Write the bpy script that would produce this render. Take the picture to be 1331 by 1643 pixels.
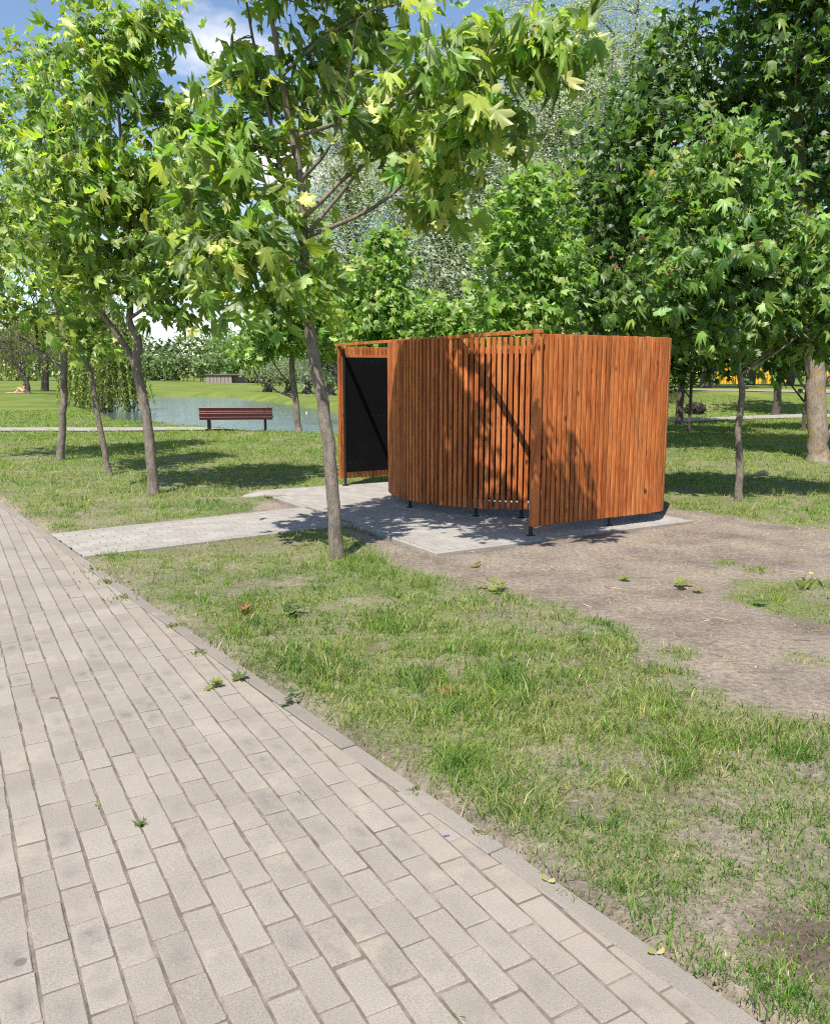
import bpy, math, random
import numpy as np
from mathutils import Vector, Matrix

for o in list(bpy.data.objects):
    bpy.data.objects.remove(o)
rng = np.random.default_rng(11)
random.seed(5)
scene = bpy.context.scene
C = scene.collection
R = math.radians

# ---------------------------------------------------------------- camera, sky, sun, exposure
F, CX, CY, H = 1333.0, 665.5, 821.5, 1.64
PITCH = math.atan((CY - 600.0) / F)
cam = bpy.data.cameras.new('camera')
cam.sensor_fit = 'HORIZONTAL'; cam.sensor_width = 36.0; cam.lens = 36.0 * F / 1331.0
cam.clip_start = 0.05; cam.clip_end = 4000.0
camo = bpy.data.objects.new('camera', cam); C.objects.link(camo)
camo.location = (0, 0, H); camo.rotation_euler = (R(90) - PITCH, 0, 0)
scene.camera = camo

LIGHT = Vector((0.212, 0.567, -1.0)).normalized()      # the way the sunlight travels
EL = math.asin(-LIGHT.z); AZ = math.atan2(-LIGHT.x, -LIGHT.y)
world = bpy.data.worlds.new('World'); scene.world = world; world.use_nodes = True
wn, wl = world.node_tree.nodes, world.node_tree.links
wn.clear()
wout = wn.new('ShaderNodeOutputWorld'); wbg = wn.new('ShaderNodeBackground')
sky = wn.new('ShaderNodeTexSky'); sky.sky_type = 'NISHITA'; sky.sun_disc = False
sky.sun_elevation = EL; sky.sun_rotation = AZ; sky.air_density = 1.0; sky.dust_density = 0.1; sky.altitude = 400; sky.ozone_density = 1.6
tc = wn.new('ShaderNodeTexCoord'); sep = wn.new('ShaderNodeSeparateXYZ')
addz = wn.new('ShaderNodeMath'); addz.operation = 'ADD'; addz.inputs[1].default_value = 0.16
mx = wn.new('ShaderNodeMath'); mx.operation = 'MAXIMUM'; mx.inputs[1].default_value = 0.05
dv = wn.new('ShaderNodeVectorMath'); dv.operation = 'DIVIDE'; cmb = wn.new('ShaderNodeCombineXYZ')
off = wn.new('ShaderNodeVectorMath'); off.operation = 'ADD'; off.inputs[1].default_value = (3.55, 1.72, 0.0)
cn = wn.new('ShaderNodeTexNoise'); cn.inputs['Scale'].default_value = 1.75; cn.inputs['Detail'].default_value = 9; cn.inputs['Roughness'].default_value = 0.52
cr = wn.new('ShaderNodeValToRGB'); cr.color_ramp.elements[0].position = 0.545; cr.color_ramp.elements[1].position = 0.66
cr.color_ramp.elements[0].color = (0, 0, 0, 1); cr.color_ramp.elements[1].color = (1, 1, 1, 1)
cm = wn.new('ShaderNodeMix'); cm.data_type = 'RGBA'; cm.inputs['B'].default_value = (6.2, 6.3, 6.7, 1)
wl.new(tc.outputs['Generated'], sep.inputs[0]); wl.new(sep.outputs['Z'], addz.inputs[0]); wl.new(addz.outputs[0], mx.inputs[0])
for k in range(3): wl.new(mx.outputs[0], cmb.inputs[k])
wl.new(tc.outputs['Generated'], dv.inputs[0]); wl.new(cmb.outputs[0], dv.inputs[1]); wl.new(dv.outputs[0], off.inputs[0])
wl.new(off.outputs[0], cn.inputs['Vector']); wl.new(cn.outputs['Fac'], cr.inputs[0]); wl.new(cr.outputs[0], cm.inputs['Factor'])
wl.new(sky.outputs[0], cm.inputs['A']); wl.new(cm.outputs['Result'], wbg.inputs['Color'])
wbg.inputs['Strength'].default_value = 0.106
wl.new(wbg.outputs[0], wout.inputs['Surface'])

sun = bpy.data.lights.new('sun', 'SUN'); sun.energy = 4.6; sun.angle = R(0.53); sun.color = (1.0, 0.95, 0.87)
suno = bpy.data.objects.new('sun', sun); C.objects.link(suno)
suno.rotation_euler = LIGHT.to_track_quat('-Z', 'Y').to_euler(); suno.location = (-8, -20, 40)

scene.view_settings.view_transform = 'Standard'; scene.view_settings.look = 'None'
scene.view_settings.exposure = 0.78; scene.view_settings.gamma = 1.0; scene.view_settings.use_curve_mapping = False
scene.render.engine = 'CYCLES'
cy = scene.cycles
cy.use_denoising = False; cy.filter_width = 1.15; cy.use_adaptive_sampling = True; cy.adaptive_threshold = 0.008; cy.max_bounces = 7; cy.diffuse_bounces = 3; cy.glossy_bounces = 3; cy.transmission_bounces = 4
cy.transparent_max_bounces = 4; cy.sample_clamp_indirect = 3.0; cy.caustics_reflective = False; cy.caustics_refractive = False

# ---------------------------------------------------------------- placing helpers
cP, sP = math.cos(PITCH), math.sin(PITCH)
def ray(px, py):
    u = (px - CX) / F; v = (CY - py) / F
    return np.array([u, cP + v * sP, -sP + v * cP])
def G(px, py, z=0.0):                      # a point of the ground
    d = ray(px, py); t = (z - H) / d[2]
    return np.array([d[0] * t, d[1] * t])
def at(px, py, Y):                         # a point at distance Y
    d = ray(px, py); t = Y / d[1]
    return np.array([d[0] * t, Y, H + d[2] * t])
AX = R(30.5)
E1 = np.array([math.cos(AX), math.sin(AX)]); E2 = np.array([-math.sin(AX), math.cos(AX)]); B0 = np.array([1.15, 8.33])
def L2W(a, b): return B0 + a * E1 + b * E2   # cabin plan -> world
def W2L(p):
    q = np.asarray(p) - B0
    return q @ E1, q @ E2

def tag(o, label=None, cat=None, group=None, kind=None):
    if label: o['label'] = label
    if cat: o['category'] = cat
    if group: o['group'] = group
    if kind: o['kind'] = kind
    return o
def empty(name, loc=(0, 0, 0), rz=0.0):
    o = bpy.data.objects.new(name, None); C.objects.link(o); o.location = loc; o.rotation_euler = (0, 0, rz)
    o.empty_display_size = 0.1
    return o
def link(name, me, parent=None, mat=None):
    o = bpy.data.objects.new(name, me); C.objects.link(o)
    if parent is not None: o.parent = parent
    return o
def np_data(name, V, Fc, mat=None, cols=None, smooth=False):
    V = np.ascontiguousarray(V, dtype=np.float32); Fc = np.ascontiguousarray(Fc, dtype=np.int32)
    me = bpy.data.meshes.new(name)
    n, k = Fc.shape
    me.vertices.add(len(V)); me.vertices.foreach_set('co', V.ravel())
    me.loops.add(n * k); me.loops.foreach_set('vertex_index', Fc.ravel())
    me.polygons.add(n); me.polygons.foreach_set('loop_start', np.arange(0, n * k, k, dtype=np.int32))
    if smooth: me.polygons.foreach_set('use_smooth', np.ones(n, dtype=bool))
    if cols is not None:
        a = me.color_attributes.new('col', 'FLOAT_COLOR', 'POINT')
        cc = np.ones((len(V), 4), np.float32); cc[:, :3] = cols
        a.data.foreach_set('color', cc.ravel())
    me.update(calc_edges=True)
    if mat: me.materials.append(mat)
    return me
def py_data(name, V, Fc, mat=None, smooth=False):
    me = bpy.data.meshes.new(name); me.from_pydata([tuple(map(float, v)) for v in V], [], [tuple(map(int, f)) for f in Fc]); me.update()
    if smooth:
        for p in me.polygons: p.use_smooth = True
    if mat: me.materials.append(mat)
    return me

class MB:                                   # collects polygons for ONE mesh
    def __init__(s): s.V = []; s.F = []
    def add(s, V, Fc):
        n = len(s.V); s.V += [tuple(v) for v in V]; s.F += [tuple(i + n for i in f) for f in Fc]; return s
    def box(s, c, d, rz=0.0, ch=0.0, M=None):
        hx, hy, hz = d[0] / 2, d[1] / 2, d[2] / 2
        pts = []
        for sx in (-1, 1):
            for sy in (-1, 1):
                for sz in (-1, 1): pts.append((sx, sy, sz))
        V = []; idx = {}
        for p in pts:                       # each corner becomes three points: a chamfered box
            for ax in range(3):
                q = [p[0] * hx, p[1] * hy, p[2] * hz]
                for k in range(3):
                    if k != ax: q[k] -= p[k] * ch
                idx[(p, ax)] = len(V); V.append(q)
        Fc = []
        def order(ids, nrm):
            P = [Vector(V[i]) for i in ids]; c0 = sum(P, Vector()) / len(P); n = Vector(nrm).normalized()
            a = (P[0] - c0).normalized(); b = n.cross(a)
            ids = sorted(ids, key=lambda i: math.atan2((Vector(V[i]) - c0).dot(b), (Vector(V[i]) - c0).dot(a)))
            return ids
        for ax in range(3):
            for sg in (-1, 1):
                n = [0, 0, 0]; n[ax] = sg
                Fc.append(order([idx[(p, ax)] for p in pts if p[ax] == sg], n))
        if ch > 0:
            for a in range(3):
                for b in range(a + 1, 3):
                    for sa in (-1, 1):
                        for sb in (-1, 1):
                            n = [0, 0, 0]; n[a] = sa; n[b] = sb
                            ids = []
                            for p in pts:
                                if p[a] == sa and p[b] == sb: ids += [idx[(p, a)], idx[(p, b)]]
                            Fc.append(order(ids, n))
            for p in pts: Fc.append(order([idx[(p, k)] for k in range(3)], p))
        else:
            V = [(p[0] * hx, p[1] * hy, p[2] * hz) for p in pts]
            m = {idx[(p, ax)]: i for i, p in enumerate(pts) for ax in range(3)}
            Fc = [[m[i] for i in f] for f in Fc]
        ca, sa_ = math.cos(rz), math.sin(rz)
        if M is None:
            V = [(c[0] + v[0] * ca - v[1] * sa_, c[1] + v[0] * sa_ + v[1] * ca, c[2] + v[2]) for v in V]
        else:
            V = [tuple(M @ Vector(v) + Vector(c)) for v in V]
        return s.add(V, Fc)
    def tube(s, pts, rad, sides=8, cap=True):
        V, Q = tube_np(np.array(pts, float), np.array(rad, float), sides)
        s.add(V.tolist(), Q.tolist())
        if cap:
            n = len(s.V); s.F.append(tuple(range(n - len(V) + sides - 1, n - len(V) - 1, -1))); s.F.append(tuple(range(n - sides, n)))
        return s
    def data(s, name, mat, smooth=False): return py_data(name, s.V, s.F, mat, smooth)
    def build(s, name, mat, parent=None, smooth=False): return link(name, s.data(name, mat, smooth), parent)

def tube_np(P, r, sides=6):
    n = len(P)
    T = np.gradient(P, axis=0); T /= np.linalg.norm(T, axis=1)[:, None] + 1e-9
    ref = np.array([0.31, 0.87, 0.05]) if abs(T[0] @ np.array([0, 1, 0])) < 0.9 else np.array([0.9, 0.1, 0.3])
    X = np.cross(T, ref); X /= np.linalg.norm(X, axis=1)[:, None] + 1e-9
    Y = np.cross(T, X)
    a = np.linspace(0, 2 * np.pi, sides, endpoint=False)
    V = P[:, None, :] + r[:, None, None] * (np.cos(a)[None, :, None] * X[:, None, :] + np.sin(a)[None, :, None] * Y[:, None, :])
    i = np.arange(n - 1)[:, None] * sides; j = np.arange(sides)[None, :]; k = (j + 1) % sides
    Q = np.stack([i + j, i + k, i + sides + k, i + sides + j], axis=-1).reshape(-1, 4)
    return V.reshape(-1, 3), Q
def smooth_path(P, n):
    P = np.array(P, float); m = len(P)
    t = np.linspace(0, m - 1, n); i = np.clip(t.astype(int), 0, m - 2); f = (t - i)[:, None]
    p0 = P[np.clip(i - 1, 0, m - 1)]; p1 = P[i]; p2 = P[i + 1]; p3 = P[np.clip(i + 2, 0, m - 1)]
    return 0.5 * ((2 * p1) + (-p0 + p2) * f + (2 * p0 - 5 * p1 + 4 * p2 - p3) * f ** 2 + (-p0 + 3 * p1 - 3 * p2 + p3) * f ** 3)
def vnoise(x, y, s=1.0, seed=0):            # smooth 2-D value noise 0..1
    g = np.random.default_rng(seed).random((64, 64))
    x = np.asarray(x) * s; y = np.asarray(y) * s
    xi = np.floor(x).astype(int); yi = np.floor(y).astype(int); fx = x - xi; fy = y - yi
    fx = fx * fx * (3 - 2 * fx); fy = fy * fy * (3 - 2 * fy)
    a = g[xi % 64, yi % 64]; b = g[(xi + 1) % 64, yi % 64]; c = g[xi % 64, (yi + 1) % 64]; d = g[(xi + 1) % 64, (yi + 1) % 64]
    return (a * (1 - fx) + b * fx) * (1 - fy) + (c * (1 - fx) + d * fx) * fy
def fbm(x, y, s, seed): return 0.55 * vnoise(x, y, s, seed) + 0.3 * vnoise(x, y, s * 2.3, seed + 1) + 0.15 * vnoise(x, y, s * 5.1, seed + 2)
def inpoly(x, y, poly):
    x = np.asarray(x); y = np.asarray(y); r = np.zeros(x.shape, bool); n = len(poly)
    for i in range(n):
        x1, y1 = poly[i]; x2, y2 = poly[(i + 1) % n]
        if y1 == y2: continue
        cnd = ((y1 > y) != (y2 > y)) & (x < (x2 - x1) * (y - y1) / (y2 - y1) + x1)
        r ^= cnd
    return r
def polydist(x, y, poly):                   # signed distance, negative inside
    x = np.asarray(x, float); y = np.asarray(y, float); d = np.full(x.shape, 1e9); n = len(poly)
    for i in range(n):
        x1, y1 = poly[i]; x2, y2 = poly[(i + 1) % n]; ex, ey = x2 - x1, y2 - y1
        t = np.clip(((x - x1) * ex + (y - y1) * ey) / (ex * ex + ey * ey + 1e-12), 0, 1)
        d = np.minimum(d, np.hypot(x - x1 - t * ex, y - y1 - t * ey))
    return np.where(inpoly(x, y, poly), -d, d)

# ---------------------------------------------------------------- materials
def new_mat(name):
    m = bpy.data.materials.new(name); m.use_nodes = True; n = m.node_tree.nodes; n.clear()
    out = n.new('ShaderNodeOutputMaterial'); b = n.new('ShaderNodeBsdfPrincipled'); m.node_tree.links.new(b.outputs[0], out.inputs['Surface'])
    return m, n, m.node_tree.links, b, out
def N(n, t, **kw):
    x = n.new(t)
    for k, v in kw.items():
        if hasattr(x, k): setattr(x, k, v)
        else: x.inputs[k.replace('_', ' ')].default_value = v
    return x
def ramp(n, l, src, stops):
    r = n.new('ShaderNodeValToRGB'); e = r.color_ramp.elements
    while len(e) < len(stops): e.new(0.5)
    for i, (p, c) in enumerate(stops): e[i].position = p; e[i].color = (*c, 1) if len(c) == 3 else c
    l.new(src, r.inputs[0]); return r
def mixc(n, l, fac, a, b, mode='MIX'):
    x = n.new('ShaderNodeMix'); x.data_type = 'RGBA'; x.blend_type = mode
    for s, v in (('Factor', fac), ('A', a), ('B', b)):
        if hasattr(v, 'default_value') or hasattr(v, 'links'): l.new(v, x.inputs[s])
        else: x.inputs[s].default_value = v if s == 'Factor' else (*v, 1)
    return x.outputs['Result']
def bump(n, l, h, strength, dist, b):
    x = n.new('ShaderNodeBump'); x.inputs['Strength'].default_value = strength; x.inputs['Distance'].default_value = dist
    l.new(h, x.inputs['Height']); l.new(x.outputs[0], b.inputs['Normal']); return x
def noise(n, l, vec, scale, detail=4, rough=0.55):
    x = n.new('ShaderNodeTexNoise'); x.inputs['Scale'].default_value = scale; x.inputs['Detail'].default_value = detail; x.inputs['Roughness'].default_value = rough
    if vec is not None: l.new(vec, x.inputs['Vector'])
    return x
def plain(name, col, rough=0.6, metal=0.0, var=0.0, scale=8.0, bmp=0.0):
    m, n, l, b, _ = new_mat(name)
    b.inputs['Roughness'].default_value = rough; b.inputs['Metallic'].default_value = metal
    g = n.new('ShaderNodeTexCoord')
    x = noise(n, l, g.outputs['Object'], scale, 5)
    r = ramp(n, l, x.outputs['Fac'], [(0.3, [c * (1 - var) for c in col]), (0.7, [min(1, c * (1 + var)) for c in col])])
    l.new(r.outputs[0], b.inputs['Base Color'])
    if bmp: bump(n, l, x.outputs['Fac'], bmp, 0.01, b)
    return m

def leaf_mat(name, under=(2.0, 1.65, 2.9), trans=0.40, rough=0.42, spec=0.45):
    m, n, l, b, out = new_mat(name)
    a = n.new('ShaderNodeVertexColor'); a.layer_name = 'col'
    geo = n.new('ShaderNodeNewGeometry')
    un = mixc(n, l, 1.0, a.outputs['Color'], under, 'MULTIPLY')
    un2 = mixc(n, l, 0.25, un, (0.21, 0.25, 0.13))
    col = mixc(n, l, geo.outputs['Backfacing'], a.outputs['Color'], un2)
    l.new(col, b.inputs['Base Color']); b.inputs['Roughness'].default_value = rough; b.inputs['Specular IOR Level'].default_value = spec
    t = n.new('ShaderNodeBsdfTranslucent'); tcol = mixc(n, l, 1.0, a.outputs['Color'], (1.9, 2.1, 0.7), 'MULTIPLY'); l.new(tcol, t.inputs['Color'])
    mx = n.new('ShaderNodeMixShader'); mx.inputs[0].default_value = trans
    l.new(b.outputs[0], mx.inputs[1]); l.new(t.outputs[0], mx.inputs[2]); l.new(mx.outputs[0], out.inputs['Surface'])
    return m
M = {}
M['leaf'] = leaf_mat('maple_leaf')
M['willow'] = leaf_mat('willow_leaf', (1.35, 1.35, 1.45), 0.36, 0.5, 0.4)
M['clod'] = leaf_mat('clod', (1, 1, 1), 0.0, 0.95, 0.1)
M['grass'] = leaf_mat('grass_blade', (1.0, 1.0, 1.0), 0.28, 0.55, 0.25)

def bark(name, c1, c2, lichen=0.0):
    m, n, l, b, _ = new_mat(name)
    g = n.new('ShaderNodeTexCoord'); mp = n.new('ShaderNodeMapping'); mp.inputs['Scale'].default_value = (1, 1, 0.35)
    l.new(g.outputs['Object'], mp.inputs[0])
    x = noise(n, l, mp.outputs[0], 30, 6, 0.65); y = noise(n, l, g.outputs['Object'], 5, 4)
    r = ramp(n, l, x.outputs['Fac'], [(0.3, c1), (0.68, c2)])
    dk = ramp(n, l, y.outputs['Fac'], [(0.35, (0.72, 0.7, 0.68)), (0.65, (1.1, 1.08, 1.04))])
    col = mixc(n, l, 1.0, r.outputs[0], dk.outputs[0], 'MULTIPLY')
    if lichen:
        z = noise(n, l, g.outputs['Object'], 7, 5); zr = ramp(n, l, z.outputs['Fac'], [(0.56, (0, 0, 0)), (0.64, (lichen,) * 3)])
        col = mixc(n, l, zr.outputs[0], col, (0.34, 0.2, 0.05))
    l.new(col, b.inputs['Base Color']); b.inputs['Roughness'].default_value = 0.85
    bump(n, l, x.outputs['Fac'], 0.9, 0.02, b)
    return m
M['bark'] = bark('young_maple_bark', (0.10, 0.083, 0.069), (0.29, 0.245, 0.205), 0.12)
M['bark_old'] = bark('old_bark', (0.17, 0.135, 0.105), (0.38, 0.31, 0.25), 0.8)
M['bark_dark'] = bark('dark_bark', (0.05, 0.042, 0.035), (0.14, 0.115, 0.09))

def wood_mat(name):
    m, n, l, b, _ = new_mat(name)
    g = n.new('ShaderNodeTexCoord'); oi = n.new('ShaderNodeObjectInfo')
    k = n.new('ShaderNodeVectorMath'); k.operation = 'SCALE'; k.inputs[0].default_value = (37.0, 91.0, 53.0); l.new(oi.outputs['Random'], k.inputs['Scale'])
    ad = n.new('ShaderNodeVectorMath'); ad.operation = 'ADD'; l.new(g.outputs['Object'], ad.inputs[0]); l.new(k.outputs[0], ad.inputs[1])
    mp = n.new('ShaderNodeMapping'); mp.inputs['Scale'].default_value = (1, 1, 0.05); l.new(ad.outputs[0], mp.inputs[0])
    mp2 = n.new('ShaderNodeMapping'); mp2.inputs['Scale'].default_value = (1, 1, 0.22); l.new(ad.outputs[0], mp2.inputs[0])
    gr = noise(n, l, mp.outputs[0], 95, 5, 0.6); gr.inputs['Distortion'].default_value = 0.6
    bl = noise(n, l, mp2.outputs[0], 9, 4, 0.6)
    r = ramp(n, l, gr.outputs['Fac'], [(0.28, (0.21, 0.05, 0.013)), (0.47, (0.45, 0.132, 0.032)), (0.72, (0.62, 0.24, 0.070))])
    tone = ramp(n, l, oi.outputs['Random'], [(0.0, (0.62, 0.55, 0.52)), (0.15, (0.86, 0.8, 0.78)), (0.4, (0.95, 0.9, 0.9)), (0.7, (1.06, 1.02, 1.04)), (1.0, (0.98, 1.12, 1.3))])
    col = mixc(n, l, 1.0, r.outputs[0], tone.outputs[0], 'MULTIPLY')
    blr = ramp(n, l, bl.outputs['Fac'], [(0.3, (0.5, 0.4, 0.35)), (0.55, (1.0, 1.0, 1.0)), (0.75, (1.15, 1.1, 1.0))])
    col = mixc(n, l, 0.8, col, blr.outputs[0], 'MULTIPLY')
    mp3 = n.new('ShaderNodeMapping'); mp3.inputs['Scale'].default_value = (1, 1, 0.55); l.new(ad.outputs[0], mp3.inputs[0])
    vo = n.new('ShaderNodeTexVoronoi'); vo.inputs['Scale'].default_value = 5.5; l.new(mp3.outputs[0], vo.inputs['Vector'])
    kn = ramp(n, l, vo.outputs['Distance'], [(0.05, (1, 1, 1)), (0.14, (0, 0, 0))])
    col = mixc(n, l, kn.outputs[0], col, (0.10, 0.022, 0.006))
    l.new(col, b.inputs['Base Color']); b.inputs['Roughness'].default_value = 0.55; b.inputs['Specular IOR Level'].default_value = 0.3
    bump(n, l, gr.outputs['Fac'], 0.25, 0.002, b)
    return m
M['wood'] = wood_mat('stained_pine')
M['steel'] = plain('black_painted_steel', (0.016, 0.016, 0.018), 0.45, 0.0, 0.2)
M['sheet'] = plain('black_sheet', (0.0035, 0.0036, 0.0038), 0.75, 0.0, 0.25, 6)
M['sheet'].node_tree.nodes['Principled BSDF'].inputs['Specular IOR Level'].default_value = 0.12
M['screw'] = plain('dull_screw', (0.06, 0.06, 0.06), 0.5, 0.3)

def paver_mat(name, c_lo, c_hi, smudge, stain=None, kerbside=False):
    m, n, l, b, _ = new_mat(name)
    geo = n.new('ShaderNodeNewGeometry'); oi = n.new('ShaderNodeObjectInfo'); at_ = n.new('ShaderNodeVertexColor'); at_.layer_name = 'col'
    pos = geo.outputs['Position']
    x = noise(n, l, pos, 2.4, 4); y = noise(n, l, pos, 190, 3, 0.7); z = noise(n, l, pos, 14, 5, 0.6)
    sm = n.new('ShaderNodeMath'); sm.operation = 'ADD'; l.new(oi.outputs['Random'], sm.inputs[0]); l.new(at_.outputs['Color'], sm.inputs[1])
    fr = n.new('ShaderNodeMath'); fr.operation = 'FRACT'; l.new(sm.outputs[0], fr.inputs[0])
    base = ramp(n, l, fr.outputs[0], [(0.0, c_lo), (1.0, c_hi)]).outputs[0]
    lg = ramp(n, l, x.outputs['Fac'], [(0.3, (0.9, 0.89, 0.88)), (0.7, (1.06, 1.05, 1.04))]).outputs[0]
    base = mixc(n, l, 1.0, base, lg, 'MULTIPLY')
    sp = ramp(n, l, y.outputs['Fac'], [(0.28, (0.66, 0.66, 0.66)), (0.5, (1, 1, 1)), (0.72, (1.32, 1.3, 1.28))]).outputs[0]
    base = mixc(n, l, 0.9, base, sp, 'MULTIPLY')
    dk = ramp(n, l, z.outputs['Fac'], [(0.34, (0, 0, 0)), (0.6, (smudge,) * 3)]).outputs[0]
    big = ramp(n, l, noise(n, l, pos, 1.7, 3).outputs['Fac'], [(0.38, (0.15,) * 3), (0.62, (1,) * 3)]).outputs[0]
    tco = n.new('ShaderNodeTexCoord'); mpo = n.new('ShaderNodeMapping'); mpo.inputs['Scale'].default_value = (10.5, 21, 1); l.new(tco.outputs['Object'], mpo.inputs[0])
    ln_ = n.new('ShaderNodeVectorMath'); ln_.operation = 'LENGTH'; l.new(mpo.outputs[0], ln_.inputs[0])
    core = ramp(n, l, ln_.outputs['Value'], [(0.25, (1, 1, 1)), (1.1, (0, 0, 0))]).outputs[0]
    rr2 = n.new('ShaderNodeMath'); rr2.operation = 'FRACT'; rm = n.new('ShaderNodeMath'); rm.operation = 'MULTIPLY'; rm.inputs[1].default_value = 7.31; l.new(oi.outputs['Random'], rm.inputs[0]); l.new(rm.outputs[0], rr2.inputs[0])
    rsel = ramp(n, l, rr2.outputs[0], [(0.35, (0.12,) * 3), (0.8, (1,) * 3)]).outputs[0]
    core = mixc(n, l, 1.0, core, rsel, 'MULTIPLY')
    dk = mixc(n, l, 1.0, dk, core, 'MULTIPLY')
    dk = mixc(n, l, 1.0, dk, big, 'MULTIPLY')
    fine = ramp(n, l, noise(n, l, pos, 75, 5, 0.75).outputs['Fac'], [(0.34, (0.4,) * 3), (0.58, (1,) * 3)]).outputs[0]
    dk = mixc(n, l, 1.0, dk, fine, 'MULTIPLY')
    base = mixc(n, l, dk, base, (0.135, 0.125, 0.118))
    sand = ramp(n, l, noise(n, l, pos, 3.1, 6, 0.65).outputs['Fac'], [(0.57, (0, 0, 0)), (0.68, (0.5,) * 3)]).outputs[0]
    base = mixc(n, l, sand, base, (0.36, 0.305, 0.245))
    if kerbside:
        sb_ = n.new('ShaderNodeVectorMath'); sb_.operation = 'SUBTRACT'; sb_.inputs[1].default_value = (0.90, 1.88, 0.0); l.new(pos, sb_.inputs[0])
        dt = n.new('ShaderNodeVectorMath'); dt.operation = 'DOT_PRODUCT'; dt.inputs[1].default_value = (-0.8143, -0.5804, 0.0); l.new(sb_.outputs[0], dt.inputs[0])
        ks = ramp(n, l, dt.outputs['Value'], [(0.06, (1,) * 3), (0.30, (0,) * 3)]).outputs[0]
        kn_ = ramp(n, l, noise(n, l, pos, 8, 6, 0.7).outputs['Fac'], [(0.42, (0,) * 3), (0.56, (0.85,) * 3)]).outputs[0]
        base = mixc(n, l, mixc(n, l, 1.0, ks, kn_, 'MULTIPLY'), base, (0.30, 0.25, 0.20))
    if stain is not None:
        dd = n.new('ShaderNodeVectorMath'); dd.operation = 'DISTANCE'; dd.inputs[1].default_value = (stain[0], stain[1], 0.0); l.new(pos, dd.inputs[0])
        wob = noise(n, l, pos, 40, 2); w2 = n.new('ShaderNodeMath'); w2.operation = 'MULTIPLY_ADD'; w2.inputs[1].default_value = 0.008; l.new(wob.outputs['Fac'], w2.inputs[0]); l.new(dd.outputs['Value'], w2.inputs[2])
        st = ramp(n, l, w2.outputs[0], [(0.019, (0.7,) * 3), (0.023, (0, 0, 0))]).outputs[0]
        base = mixc(n, l, st, base, (0.10, 0.09, 0.08))
    l.new(base, b.inputs['Base Color']); b.inputs['Roughness'].default_value = 0.85; b.inputs['Specular IOR Level'].default_value = 0.25
    bump(n, l, y.outputs['Fac'], 0.5, 0.0025, b)
    return m
STAIN = G(33, 1545)
M['paver'] = paver_mat('beige_paver', (0.252, 0.223, 0.193), (0.292, 0.26, 0.227), 1.0, STAIN, True)
M['paver_new'] = paver_mat('grey_paver', (0.285, 0.265, 0.243), (0.345, 0.325, 0.298), 0.3)
M['kerb'] = paver_mat('kerb_concrete', (0.212, 0.188, 0.162), (0.25, 0.222, 0.193), 0.4)
M['kerb_new'] = paver_mat('pale_edging', (0.27, 0.25, 0.225), (0.32, 0.30, 0.272), 0.3)
def sand_mat():
    m, n, l, b, _ = new_mat('joint_sand')
    geo = n.new('ShaderNodeNewGeometry'); x = noise(n, l, geo.outputs['Position'], 9, 7, 0.75)
    r = ramp(n, l, x.outputs['Fac'], [(0.32, (0.085, 0.068, 0.053)), (0.5, (0.15, 0.123, 0.097)), (0.7, (0.29, 0.245, 0.197))])
    l.new(r.outputs[0], b.inputs['Base Color']); b.inputs['Roughness'].default_value = 0.95
    bump(n, l, x.outputs['Fac'], 0.5, 0.01, b); return m
M['sand'] = sand_mat()
def ground_mat():
    m, n, l, b, _ = new_mat('lawn_soil')
    geo = n.new('ShaderNodeNewGeometry'); pos = geo.outputs['Position']; a = n.new('ShaderNodeVertexColor'); a.layer_name = 'col'
    sp = n.new('ShaderNodeSeparateColor'); l.new(a.outputs['Color'], sp.inputs[0])
    x = noise(n, l, pos, 1.6, 6, 0.6); y = noise(n, l, pos, 26, 6, 0.7); w = noise(n, l, pos, 0.35, 5, 0.6); z = noise(n, l, pos, 120, 3, 0.7)
    soil = ramp(n, l, y.outputs['Fac'], [(0.28, (0.135, 0.110, 0.088)), (0.5, (0.235, 0.193, 0.156)), (0.72, (0.35, 0.295, 0.24))]).outputs[0]
    sl = ramp(n, l, x.outputs['Fac'], [(0.34, (0.66, 0.64, 0.63)), (0.5, (1, 1, 1)), (0.66, (1.25, 1.23, 1.18))]).outputs[0]
    soil = mixc(n, l, 1.0, soil, sl, 'MULTIPLY')
    soil = mixc(n, l, 0.5, soil, ramp(n, l, z.outputs['Fac'], [(0.3, (0.6,) * 3), (0.7, (1.4,) * 3)]).outputs[0], 'MULTIPLY')
    gr = ramp(n, l, y.outputs['Fac'], [(0.3, (0.08, 0.12, 0.022)), (0.55, (0.145, 0.185, 0.04)), (0.75, (0.22, 0.25, 0.075))]).outputs[0]
    gl = ramp(n, l, w.outputs['Fac'], [(0.35, (0.75, 0.85, 0.7)), (0.5, (1, 1, 1)), (0.68, (1.35, 1.2, 1.1))]).outputs[0]
    gr = mixc(n, l, 1.0, gr, gl, 'MULTIPLY')
    thatch = mixc(n, l, 0.4, gr, soil)
    g2 = mixc(n, l, sp.outputs['Green'], gr, thatch)      # green channel: near, where real blades stand
    col = mixc(n, l, sp.outputs['Red'], g2, soil)
    col = mixc(n, l, sp.outputs['Blue'], col, (0.075, 0.05, 0.04))
    l.new(col, b.inputs['Base Color']); b.inputs['Roughness'].default_value = 0.95; b.inputs['Specular IOR Level'].default_value = 0.15
    bump(n, l, y.outputs['Fac'], 0.8, 0.035, b); return m
M['ground'] = ground_mat()
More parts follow.
